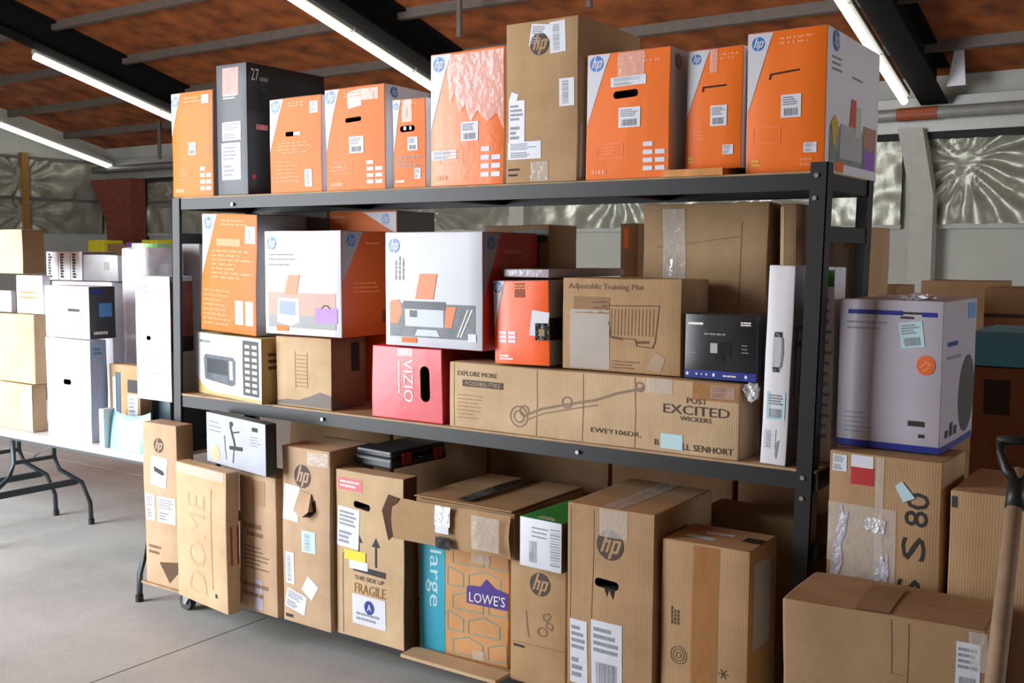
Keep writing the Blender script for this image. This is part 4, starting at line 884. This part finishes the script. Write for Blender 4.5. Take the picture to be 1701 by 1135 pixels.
# thin top sheet that overhangs the front
rbox(.004, c.W * .99, -.012, c.D * .98, H_ + .004, H_ + .009, .002, 'top_sheet', KR, c.root)
b10 = c = Carton('computer_carton', 'brown computer carton with handwritten 108 under a dark round logo', 'box', place(848, 940, 900, 2.86, ZB, D=.40, H=low.top - ZB - .003), {'*': KR}, group=G3)
c.logo('F', .54, .845, .040, BRNK, KR); g = Geo((c.W, c.H)); g.line([(.30, .60), (.34, .42), (.36, .40)], .004)
n = 14; g.line([(.60 + .08 * math.cos(2 * math.pi * k / n), .46 + .035 * math.sin(2 * math.pi * k / n)) for k in range(n + 1)], .004); g.line([(.70, .62), (.60, .60), (.62, .565), (.78, .53), (.76, .49), (.66, .51), (.68, .56), (.74, .60), (.70, .62)], .004); c.emit('handwriting', 'F', g, INKS)
g = Geo((c.W, c.H)); g.line([(.02, .33), (.98, .34)], .002); c.emit('crease', 'F', g, INKS); c.fine('fine_print', 'F', .06, .28, .3, .32, 1, INK)
c = Carton('small_box', 'small white box with a green lid and barcode label on the handwritten carton', 'box', place(863, 933, 857, 2.80, b10.top + .007, rot=-3, D=.30), {'*': BLK, 'F': STK, 'T': GRN}, group=G3, amp=.002)
g = Geo((c.W, c.H)); g.bars(.24, .12, .42, .55, c.rnd); g.bars(.74, .12, .95, .88, c.rnd, True); g.fine(.3, .6, .7, .85, 3, c.rnd, .3); c.emit('label_print', 'F', g, GINK); c.fine('lid_print', 'T', .35, .03, .9, .14, 2, WINK, fill=.5)
c = Carton('computer_carton', 'tall brown computer carton with a ripped hand hole, on the bottom deck', 'box', place(942, 1086, 833, 2.74, ZB - .0, xb=1180), {'*': KR}, holes=[('F', .33, .635, .61, .675, -3)], group=G3)
c.logo('F', .50, .835, .047, BRNK, KR); c.sticker('F', .30, .16, .66, .48, style='b'); c.sticker('F', .04, .16, .25, .46, style='l'); c.tape('F', .38, .87, .70, .995); c.tape('T', .40, .0, .62, 1.0); c.poly('tear', 'F', [(.44, .64), (.48, .60), (.50, .635), (.55, .59), (.57, .64)], HOLE, .001); g = Geo((c.W, c.H)); g.line([(.04, .02), (.04, .98)], .002); g.line([(.30, .45), (.31, .98)], .002); c.emit('crease', 'F', g, INKS); c.seam(KR)
c = Carton('brown_carton', 'brown carton sealed with amber tape, at the near end of the bottom deck', 'box', place(1097, 1243, 893, 2.76, ZB, xb=1288), {'*': KR}, group=G3)
c.quad('tape', 'F', .36, .0, .66, .99, TAPEB, .0022, label='wide strip of amber tape'); c.fine('stamp_print', 'F', .05, .62, .30, .67, 3, BRNK, rot=90, fill=.5); g = Geo((c.W, c.H))
for r in (.026, .018, .008):
    n = 20; g.line([(.22 + r / c.W * math.cos(2 * math.pi * k / n), .44 + r / c.H * math.sin(2 * math.pi * k / n)) for k in range(n + 1)], .002)
for k in range(6): t_ = math.pi * k / 3; g.line([(.74, .40), (.74 + .014 / c.W * math.cos(t_), .40 + .014 / c.H * math.sin(t_))], .003)
c.emit('stamp_marks', 'F', g, BRNK); c.quad('shipping_label', 'R', .12, .52, .72, .93, mat('grey_paper', (168, 172, 176), .6)); c.seam(KR, 'x'); c.sticker('T', .15, .25, .50, .38, m=STP, style='n', rot=-6); c.sticker('T', .30, .55, .62, .66, style='n', rot=8); c.quad('black_label', 'T', .78, .40, .98, .62, BLK, .004)
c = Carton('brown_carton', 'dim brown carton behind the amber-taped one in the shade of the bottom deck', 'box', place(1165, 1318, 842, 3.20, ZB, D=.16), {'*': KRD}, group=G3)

# ------------------------------------------------------------------ cartons stacked on the floor at the near end of the rack
G4 = 'cartons stacked on the floor by the rack end'
c = Carton('taped_carton', 'worn brown carton marked S S 80 in black, wrapped in clear tape', 'box', placeb((1378, 748), (1568, 770), 500, 1.05, D=.24, H=.01), {'*': KR}, group=G4)
bpy.data.objects.remove(c.body); bpy.data.objects.remove(c.root)
pl = dict(c.pl); pl['z0'] = 0.0; pl['H'] = 1.05; pl['X'] = max(pl['X'], -.925)
CRP = mat('crumpled_tape', (196, 192, 204), .25, var=.15, scale=60, bump=.9, bscale=50)
ss = c = Carton('taped_carton', 'worn brown carton marked S S 80 in black, wrapped in clear tape', 'box', pl, {'*': KR}, group=G4, amp=.004)
for tx, u, v, hv in (('0', .70, .893, .022), ('8', .69, .847, .021), ('S', .67, .769, .031), ('S', .64, .657, .031)): c.text('lettering', 'F', tx, u, v - hv, u + .20, v + hv, INK, rot=90)
c.quad('red_sticker', 'F', .20, .915, .41, .965, mat('crimson_sticker', (176, 34, 40), .5)); c.sticker('F', .20, .962, .40, .995, style='n'); c.sticker('F', .03, .945, .16, .99, style='l'); c.tape('F', .43, .50, .50, .995); c.tape('F', .0, .70, .62, .86); c.tape('F', .08, .52, .62, .70)
c.poly('torn_paper', 'F', [(.04, .66), (.05, .73), (.09, .80), (.12, .86), (.15, .83), (.19, .84), (.17, .78), (.13, .75), (.15, .70), (.11, .655)], CRP, .003); c.poly('torn_paper', 'F', [(.33, .805), (.36, .835), (.53, .83), (.52, .795), (.42, .79)], SILV, .003); c.poly('torn_paper', 'F', [(.42, .655), (.46, .70), (.50, .745), (.53, .72), (.55, .75), (.57, .69), (.55, .655), (.5, .665)], CRP, .003); c.poly('torn_paper', 'F', [(.60, .925), (.66, .94), (.78, .90), (.68, .885)], STP, .003)
c.seam(KR)
c = Carton('appliance_box', 'pale lilac appliance box with a blue foot stripe, on the taped carton', 'box', placeb((1388, 737), (1560, 756), 496, ss.top + .004, xb=1618), {'*': LAV}, lean=-S(1.6) * 0, group=G4, amp=.002)
c.quad('blue_stripe', 'F', .0, .0, 1, .045, NAVY); c.quad('blue_stripe', 'R', .0, .0, 1, .045, NAVY); c.quad('blue_bar', 'F', .09, .90, .62, .93, NAVY); c.quad('blue_bar', 'F', .80, .895, .94, .925, NAVY); c.fine('fine_print', 'F', .08, .78, .60, .86, 2, GINK, fill=.3)
c.sticker('F', .60, .69, .82, .86, rot=8, m=STP, style='b'); c.fine('handwritten_note', 'F', .60, .87, .80, .93, 2, INK, fill=.5); g = Geo((c.W, c.H)); g.disc(.85, .58, .085, .065); o = c.emit('round_sticker', 'F', g, mat('orange_sticker', (226, 106, 50), .5), None, .0012, 'round orange sticker'); g = Geo((c.W, c.H)); g.line([(.81, .57), (.85, .60), (.89, .585)], .006); g.line([(.83, .545), (.88, .565)], .005); c.emit('sticker_print', 'F', g, PINK, o, .0018)
c.fine('fine_print', 'F', .70, .16, .88, .22, 1, INK, fill=.6); c.fine('fine_print', 'F', .80, .09, .88, .13, 1, INK, fill=.6); c.fine('fine_print', 'F', .08, .08, .38, .24, 5, GINK, fill=.16)
g = Geo((c.D, c.H)); g.disc(.72, .34, .27, .27); o = c.emit('grille_picture', 'R', g, mat('grille_dark', (66, 66, 64), .6, var=.2, scale=80), None, .0012); g = Geo((c.D, c.H))
for k, hh in ((0, .05), (1, .09), (2, .06)): g.rect(.12 + k * .12, .09, .20 + k * .12, .09 + hh)
c.emit('bar_marks', 'R', g, INK); c.quad('blue_badge', 'R', .70, .86, .95, .97, SKYB); c.fine('fine_print', 'R', .12, .68, .5, .74, 1, NAVY); c.fine('fine_print', 'R', .12, .60, .5, .64, 1, GINK)
mb = MB(); bm = bmesh.new(); bmesh.ops.create_icosphere(bm, subdivisions=3, radius=.03)
for v in bm.verts: v.co = Vector((v.co.x * 1.6, v.co.y, v.co.z * .35)) * (1 + .5 * noise.noise(v.co * 70))
me = bpy.data.meshes.new('tape_wad'); bm.to_mesh(me); bm.free(); me.materials.append(SILV); o = link('tape_wad', me, c.root); o.location = (c.W * .7, .06, c.H + .008)
a = atz(1580, 814, .985)
c = Carton('brown_carton', 'plain brown carton behind the big floor carton and the shovel', 'box', dict(X=a.x, Y=a.y, rot=0., W=.34, D=.36, H=.985, z0=0.), {'*': KR}, group=G4); c.quad('green_mark', 'F', .01, .955, .05, .985, mat('bottle_green', (50, 66, 60), .5)); c.seam(KR)
a = atz(1303, 990, .715); b = atz(1645, 1052, .715)
c = Carton('floor_carton', 'big dented brown carton on the floor with a barcode label', 'box', dict(X=a.x, Y=a.y, rot=math.atan2(b.y - a.y, b.x - a.x), W=(b - a).length, D=.25, H=.715, z0=0.), {'*': KRH}, group=G4, amp=.010, r=.008)
c.sticker('F', .86, .76, .965, .95, rot=-2, style='b'); c.quad('stain_patch', 'T', .36, .0, .54, .8, KRD, .004); c.tape('F', .92, .86, 1.0, .99); g = Geo((c.W, c.H)); g.line([(.55, .985), (.56, .80), (.62, .80)], .002); g.line([(.64, .98), (.64, .6)], .002); c.emit('crease', 'F', g, INKS); c.seam(KRH, 'x')
# shovel
top = aty(1690, 800, 2.70); low_ = aty(1652, 1135, 2.42); d = (low_ - top).normalized(); tip = top + d * (top.z / -d.z * .985); k = top + d * ((top.z - .30) / -d.z)
sh = empty('shovel', (tip.x, tip.y, 0)); tag(sh, 'shovel with a weathered wooden shaft and black D-grip standing by the floor cartons', 'shovel')
off = -Vector((tip.x, tip.y, 0)); up = -d; side = Vector((1, .55, 0)).normalized()
mb = MB(); mb.tube([top + up * .03 + off, top + d * .3 + off, k + off], [.017, .0205, .021], 14); mb.build('shaft', mat('weathered_wood', (150, 126, 100), .75, var=.2, scale=20), sh, smooth=True)
mb = MB(); a1 = top + up * .0 + off; pts = [a1, a1 + side * -.028 + up * .03, a1 + side * -.046 + up * .075, a1 + side * -.048 + up * .105]; mb.tube(pts, [.018, .013, .011, .011], 10)
pts = [a1, a1 + side * .028 + up * .03, a1 + side * .046 + up * .075, a1 + side * .048 + up * .105]; mb.tube(pts, [.018, .013, .011, .011], 10); mb.tube([a1 + side * -.056 + up * .108, a1 + side * .056 + up * .108], .0125, 12); mb.tube([a1 + d * .07, a1], .0215, 12); mb.build('grip', mat('black_grip', (30, 31, 34), .45), sh, smooth=True)
mb = MB(); kk = k + off; ax = side
v = []; f = []
for j in range(8):
    t_ = j / 7; wv = .11 * (1 if t_ < .6 else 1 - .75 * ((t_ - .6) / .4) ** 2)
    for i in range(7): s_ = i / 6 * 2 - 1; p = kk + d * (.02 + .29 * t_) + ax * wv * s_ + Vector((.3, -.8, .4)).normalized() * (-.02 * (1 - s_ * s_) + .01); p.z = max(p.z, .003); v.append(p)
for j in range(7):
    for i in range(6): q = j * 7 + i; f.append((q, q + 1, q + 8, q + 7))
mb.add(v, f); mb.tube([kk + up * .12, kk + d * .08], [.023, .02], 10); mb.build('blade', mat('shovel_steel', (120, 118, 116), .4, .8), sh)
# darker stack and flattened cartons further back by the wall
G5 = 'goods piled far behind the rack end'
def far(name, label, xl, xr, yt, yb, Y, D, m, cat='box', deco=None):
    a = aty(xl, yt, Y); b = aty(xr, yt, Y); z0 = 0. if yb is None else aty((xl + xr) / 2, yb, Y).z
    return Carton(name, label, cat, dict(X=a.x, Y=Y, rot=0., W=b.x - a.x, D=D, H=a.z - z0, z0=z0), {'*': m} if not isinstance(m, dict) else m, group=G5)
DB = cardboard('dark_brown_board', (138, 100, 70))  # dark brown board of the wide far carton and the rear row
f1 = far('wide_carton', 'wide dark brown carton far behind the lilac box', 1616, 1790, 608, None, 5.2, .7, DB); f1.quad('dark_label', 'F', .12, .80, .38, .95, INK)
f2 = Carton('blue_box', 'flat sky blue box lying on the wide dark carton', 'box', dict(X=f1.pl['X'] - .01, Y=5.19, rot=0., W=f1.W, D=.6, H=aty(1660, 552, 5.19).z - f1.top - .004, z0=f1.top + .004), {'*': mat('blue_lid', (84, 172, 212), .5)}, group=G5)
f3 = far('flat_carton', 'wide brown carton standing near the back wall', 1530, 1660, 466, None, 7.6, .5, KRD)
f4 = far('flat_carton', 'brown carton with a dark strap line behind the blue box', 1636, 1800, 478, None, 6.6, .5, KRD); f4.quad('strap', 'F', .0, .88, 1, .895, INK)
f5 = far('round_tub', 'low brown carton peeking between the rack and the lilac box', 1448, 1490, 474, None, 6.0, .4, KRD)
f6 = far('small_carton', 'small orange-printed carton seen through the rack beside the tall worn carton', 1031, 1060, 371, None, 4.6, .3, KRD); f6.quad('orange_print', 'F', .2, .93, .5, .985, ORG)

# row of cartons added on the floor behind the rack to darken the gaps
x = -3.62
for k, (w, h, m, lb) in enumerate(((.62, .92, KRD, 'brown carton added behind the rack, back of the gym chair box'), (.50, .84, KR, 'tan carton added behind the rack, back of the tool case'), (.55, .90, KRD, 'deep brown carton added behind the rack, back of the moving box'), (.48, .95, DB, 'dark brown carton added behind the rack, back of the ripped hand hole carton'), (.50, .90, DB, 'dark brown carton added behind the near post, under the middle deck'))):
    cc = Carton('gap_carton', lb, 'box', dict(X=x, Y=3.42, rot=0., W=w, D=.4, H=h, z0=0.), {'*': m}, group='cartons on the floor behind the rack'); cc.seam(m); x += w + .02

a = aty(1345, 377, 3.44); b = aty(1436, 377, 3.44)
c = Carton('brown_carton', 'tan taped carton seen between the two near posts of the rack', 'box', dict(X=a.x, Y=3.44, rot=0., W=b.x - a.x, D=.3, H=a.z - cc.top - .004, z0=cc.top + .004), {'*': KR}, group='cartons on the floor behind the rack')
c.tape('F', .46, .25, .66, .99); c.tape('F', .40, .72, .74, .92); c.fine('fine_print', 'F', .15, .5, .34, .62, 3, DRED)
# ------------------------------------------------------------------ folding tables at the far end, and the goods on them
GREYM = mat('table_leg_paint', (66, 74, 80), .45, .3); TOPM = mat('white_table_plastic', (226, 226, 224), .4, var=.02)
TZ = .70
def table(name, label, x0, x1, frames):
    y0, y1 = 2.865, 3.625
    t = empty(name, (x0, y0, 0)); tag(t, label, 'table', 'folding tables')
    def b(mb, n, m, sm=False): o = mb.build(n, m, t, smooth=sm); o.matrix_parent_inverse = Matrix.Translation((-x0, -y0, 0)); return o
    o = rbox(x0, x1, y0, y1, TZ - .038, TZ, .012, 'table_top', TOPM, t); o.matrix_parent_inverse = Matrix.Translation((-x0, -y0, 0))
    for y in (y0 + .04, y1 - .06):
        mb = MB(); mb.box(x0 + .08, x1 - .08, y, y + .02, TZ - .058, TZ - .038); b(mb, 'rail', GREYM)
    for fx, sg in frames:
        ym = (y0 + y1) / 2
        for s_ in (-1, 1):
            yt_, yf = ym + s_ * .12, ym + s_ * .34
            mb = MB(); mb.tube([(fx, yt_, TZ - .04), (fx, yt_, TZ - .26), (fx, yt_ + s_ * .03, TZ - .34), (fx, yf - s_ * .05, .26), (fx, yf, .13), (fx, yf + s_ * .005, .012)], .0135, 10); b(mb, 'leg', GREYM, True)
            mb = MB(); mb.tube([(fx, yf + s_ * .005, .0), (fx, yf + s_ * .005, .03)], .018, 10); b(mb, 'foot_cap', BLK)
        mb = MB(); mb.box(fx - .008, fx + .008, ym - .26, ym + .26, .255, .29); b(mb, 'crossbar', GREYM)
        mb = MB(); mb.tube([(fx, ym, TZ - .24), (fx + sg * .42, ym, TZ - .05)], .008, 8); b(mb, 'strut', BOLT)
        mb = MB(); mb.box(fx - .008, fx + .008, ym - .125, ym + .125, TZ - .27, TZ - .25); b(mb, 'cross_tie', GREYM)
    return t
table('folding_table', 'white folding table with grey legs next to the rack end', -5.60, -3.93, ((-4.07, -1), (-5.48, 1)))
table('folding_table', 'next white folding table, only its leg frame showing under the first', -7.45, -5.63, ((-5.84, -1), (-7.2, 1)))

G6 = 'goods on the folding tables'
L6 = c = Carton('white_carton', 'tall white carton with a small round hand hole on the folding table', 'box', place(78, 151, 560, 2.90, TZ + .001, rot=0, xb=179), {'*': WHM, 'R': mat('pale_blue_side', (168, 186, 214), .5)}, holes=[('F', .40, .545, .58, .60, 0)], group=G6)
c.fine('fine_print', 'F', .08, .90, .6, .97, 3, GINK, fill=.2); c.fine('fine_print', 'F', .5, .10, .9, .34, 5, GINK, fill=.12); c.quad('blue_label', 'F', .52, .20, .70, .28, mat('lilac_label', (186, 178, 214), .5)); c.quad('yellow_label', 'F', .52, .12, .70, .19, mat('pale_yellow', (226, 226, 150), .5)); c.fine('fine_print', 'R', .2, .85, .8, .93, 2, SKYB)
c = Carton('printer_box', 'small white printer box with a black side, on the tall white carton', 'box', place(75, 148, 474, 2.885, L6.top + .006, xb=192), {'*': WHM, 'R': mat('charcoal_print', (62, 64, 68), .45)}, group=G6, amp=.002)
p = c.poly('picture', 'F', [(.38, .30), (.42, .55), (.58, .60), (.86, .55), (.86, .22), (.60, .20)], GRY); c.quad('picture_dark', 'F', .55, .52, .80, .57, INK, .0015, p); c.fine('fine_print', 'F', .1, .1, .3, .5, 5, PINK, fill=.15)
c.quad('blue_tag', 'R', .08, .84, .5, .95, NAVY); c.quad('side_picture', 'R', .35, .42, .85, .68, SKYB); c.fine('side_print', 'R', .15, .08, .7, .16, 1, WINK, fill=.7)
Yl = 2.90
def leftbox(name, label, xr, xb, yt, z0, W, D, m, Y=Yl, rot=0, lean=0., **k):
    b = aty(xr, yt, Y)
    pl = place(xr - 20, xr, yt, Y, z0, xb=xb) if xb else dict(D=D, H=b.z - z0)
    return Carton(name, label, 'box', dict(X=b.x - W, Y=Y, rot=rot, W=W, D=min(pl['D'], .5), H=b.z - z0, z0=z0), m, group=G6, lean=lean, **k)
La = leftbox('brown_carton', 'lower brown carton with a taped corner on the folding table', 53, 76, 640, TZ + .001, .34, .3, {'*': KR2}); La.tape('F', .86, .02, 1.0, .98, mat('silver_tape_strip', (186, 182, 172), .35, var=.1)); La.quad('torn_paper', 'F', .72, .4, .84, .85, STK)
Lb = leftbox('brown_carton', 'plain brown carton stacked on the lower taped one', 55, 77, 524, La.top + .006, .34, .3, {'*': KR2}, Y=2.895)
Lc = leftbox('white_carton', 'white printed carton beside the small printer box, on the brown stack', 70, 84, 458, Lb.top + .006, .23, .25, {'*': WHM}, Y=2.91); Lc.fine('fine_print', 'F', .15, .35, .95, .62, 2, PINK, fill=.5, word=.06)
Ld = leftbox('small_box', 'bluish white box under the upper brown carton, at the picture edge', 17, 25, 483, Lb.top + .006, .16, .2, {'*': LAV}, Y=2.91)
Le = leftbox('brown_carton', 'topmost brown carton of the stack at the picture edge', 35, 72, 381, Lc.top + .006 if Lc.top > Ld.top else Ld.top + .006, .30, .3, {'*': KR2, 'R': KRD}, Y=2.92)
# rear row on the tables
sup = leftbox('white_carton', 'white carton behind the tall white one, under the slim lettered boxes', 185, None, 470, TZ + .001, .52, .22, {'*': WHM}, Y=3.20)
for k in range(3):
    xl = 77 + k * 20
    c = Carton('slim_box', '%s slim white box with black lettering, counted from the brown stack' % ('first', 'second', 'third')[k], 'box', place(xl, xl + 19.4, 418, 3.21, sup.top + .006, D=.20, xb=None), {'*': WHM, 'R': mat('dim_grey_side', (150, 150, 152), .5)}, group='slim lettered boxes', amp=.001, bulge=.001)
    g = Geo((c.W, c.H)); g.fine(.18, .08, .52, .95, 9, c.rnd, .75, 0, .6); c.emit('lettering', 'F', g, INK)
c = Carton('grey_box', 'flat-topped grey box beside the slim lettered boxes', 'box', place(138, 196, 423, 3.21, sup.top + .006, D=.20), {'*': mat('dim_grey_side', (150, 150, 152), .5), 'T': INK}, group=G6); c.quad('olive_label', 'F', .62, .42, .76, .72, mat('olive_grey', (118, 122, 110), .5))
# the box that hides the rack post, standing on a dark tote
tote = Carton('dark_tote', 'dark teal box at the rack end of the folding table', 'box', place(243, 284, 655, 3.07, TZ + .001, D=.30), {'*': mat('dark_teal_box', (42, 66, 76), .5)}, group=G6)
tote.quad('side_panel', 'F', .02, .55, .40, .98, mat('teal_panel', (60, 100, 108), .5))
c = Carton('upright_carton', 'tall white carton with a dark red picture on its side, by the rack post', 'box', place(226, 283.5, 458, 2.935, tote.top + .006, xb=322), {'*': mat('cool_white', (206, 214, 228), .45, var=.03), 'R': mat('dim_grey_side', (150, 150, 152), .5)}, holes=[('F', .33, .485, .46, .52, 0)], group=G6, amp=.002)
p = c.quad('side_picture', 'R', .02, .50, .98, .96, mat('dark_red_picture', (104, 50, 34), .5, var=.5, scale=16)); c.quad('side_band', 'R', .02, .40, .98, .52, BLK, .0014, p); c.fine('fine_print', 'F', .1, .84, .5, .92, 2, SKYB, fill=.2); c.fine('fine_print', 'F', .2, .18, .8, .40, 4, GINK, fill=.12); c.quad('pale_label', 'F', .68, .10, .84, .20, STP)
# brown carton with striped labels and the aqua mailer in front of it
lab = c = Carton('brown_carton', 'small brown carton with dark striped labels behind the aqua mailer', 'box', place(183, 232, 604, 2.985, TZ + .001, D=.07), {'*': KR}, group=G6)
c.quad('label_strip', 'F', .12, .35, .34, .84, STK); c.quad('label_strip', 'F', .22, .30, .38, .90, mat('navy_label', (38, 66, 92), .5), .0015); c.quad('label_strip', 'F', .62, .66, .95, .82, INK); c.sticker('F', .62, .15, .93, .64, style='l')
v = []; f = []; a = aty(183, 742, 2.905); b = aty(250, 752, 2.905); W_ = b.x - a.x; H_ = aty(190, 678, 2.905).z - TZ; n = 12
for sgn in (0, 1):
    for j in range(n + 1):
        for i in range(n + 1):
            s_, t_ = i / n, j / n; th = .045 * (4 * s_ * (1 - s_)) ** .5 * (1 - t_) ** .6
            hz_ = H_ * (1 - .16 * 4 * s_ * (1 - s_)); v.append((s_ * W_, (-th if sgn == 0 else th) + .05, t_ * hz_))
for sgn in (0, 1):
    for j in range(n):
        for i in range(n): q = sgn * (n + 1) ** 2 + j * (n + 1) + i; f.append((q, q + 1, q + n + 2, q + n + 1))
me = bpy.data.meshes.new('mailer_pouch'); me.from_pydata(v, [], f); me.materials.append(POUCH); me.polygons.foreach_set('use_smooth', [True] * len(f))
r = empty('poly_mailer', (a.x, 2.86, TZ + .001)); tag(r, 'pale aqua padded mailer standing at the front edge of the folding table', 'mailer'); link('pouch', me, r)
mb = MB(); mb.box(-.012, .022, .0, .06, 0, H_ * .98); mb.build('white_edge', WHM, r)
# plastic-wrapped bundle with a green disc on top
ap = place(204, 240, 412, 3.20, TZ + .001, D=.30); bx = ap['X']; W_ = .26
r = empty('wrapped_bundle', (bx, 3.16, TZ + .001)); tag(r, 'white plastic-wrapped bundle with a green round top behind the upright white carton', 'bundle')
bm = bmesh.new(); bmesh.ops.create_cube(bm, size=1)
bmesh.ops.subdivide_edges(bm, edges=bm.edges[:], cuts=9, use_grid_fill=True)
for q in bm.verts:
    p = Vector((q.co.x * W_ + W_ / 2, q.co.y * .26 + .13, (q.co.z + .5) * ap['H'])); e = Vector((q.co.x, q.co.y)); rr = max(abs(e.x), abs(e.y)) / max(1e-6, e.length) if e.length > 0 else 1
    ctr = Vector((W_ / 2, .13)); kx = .30 + .70 * rr; p.x = ctr.x + (p.x - ctr.x) * kx; p.y = ctr.y + (p.y - ctr.y) * kx
    p += noise.noise_vector(p * 14) * .012; p.z = max(p.z, 0); q.co = p
me = bpy.data.meshes.new('wrap'); bm.to_mesh(me); bm.free(); me.polygons.foreach_set('use_smooth', [True] * len(me.polygons)); me.materials.append(mat('white_poly_wrap', (222, 220, 230), .22, var=.05, bump=.5, bscale=16)); link('wrap', me, r)
mb = MB(); n = 28; H_ = ap['H']
mb.prism([(W_ / 2 + .105 * math.cos(2 * math.pi * k / n), .13 + .09 * math.sin(2 * math.pi * k / n)) for k in range(n)], 'z', H_ - .004, H_ + .022); mb.build('green_disc', mat('pale_green_lid', (150, 206, 140), .4), r)
c = Carton('grey_box', 'grey box with a barcode behind the rack post, over the upright white carton', 'box', place(240, 334, 405, 3.46, TZ + .001, D=.15), {'*': mat('dim_grey_side', (150, 150, 152), .5)}, group=G6); g = Geo((c.W, c.H)); g.bars(.12, .80, .44, .93, c.rnd); c.emit('barcode', 'F', g, INK)
# far table by the wall with small bright goods
ft = empty('far_table', (-17.5, 11.2, 0)); tag(ft, 'long pale table along the far back wall behind the goods', 'table')
o = rbox(0, 8.6, 0, .75, .98, 1.02, .01, 'table_top', TOPM, ft)
for x in (.3, 2.9, 5.7, 8.3):
    for y in (.08, .67): mb = MB(); mb.tube([(x, y, 0), (x, y, .98)], .02, 8); mb.build('leg', GREYM, ft)
rn = random.Random(11); cols = [YEL, KRD, PUR, YEL, GRY, DRED, YEL, WHM, mat('olive_mark', (140, 116, 60), .5), YEL, LAV, KR]
nm = {YEL: 'yellow', KRD: 'brown', PUR: 'purple', GRY: 'grey', DRED: 'dark red', WHM: 'white', LAV: 'lilac', KR: 'tan'}
x = -17.2
NT = ['first', 'second', 'third', 'fourth', 'fifth', 'sixth', 'seventh', 'eighth', 'ninth', 'tenth', 'eleventh', 'twelfth']
for k, m in enumerate(cols):
    w = rn.uniform(.35, .62); h = rn.uniform(.62, .84) if m is not YEL else .80
    Carton('far_parcel', '%s parcel, %s along the far table from the corner' % (nm.get(m, 'olive'), NT[k]), 'box', dict(X=x, Y=11.3 + rn.uniform(0, .1), rot=0., W=w, D=.4, H=h, z0=1.021), {'*': m}, group='parcels on the far table', amp=.006); x += w + rn.uniform(.03, .12)
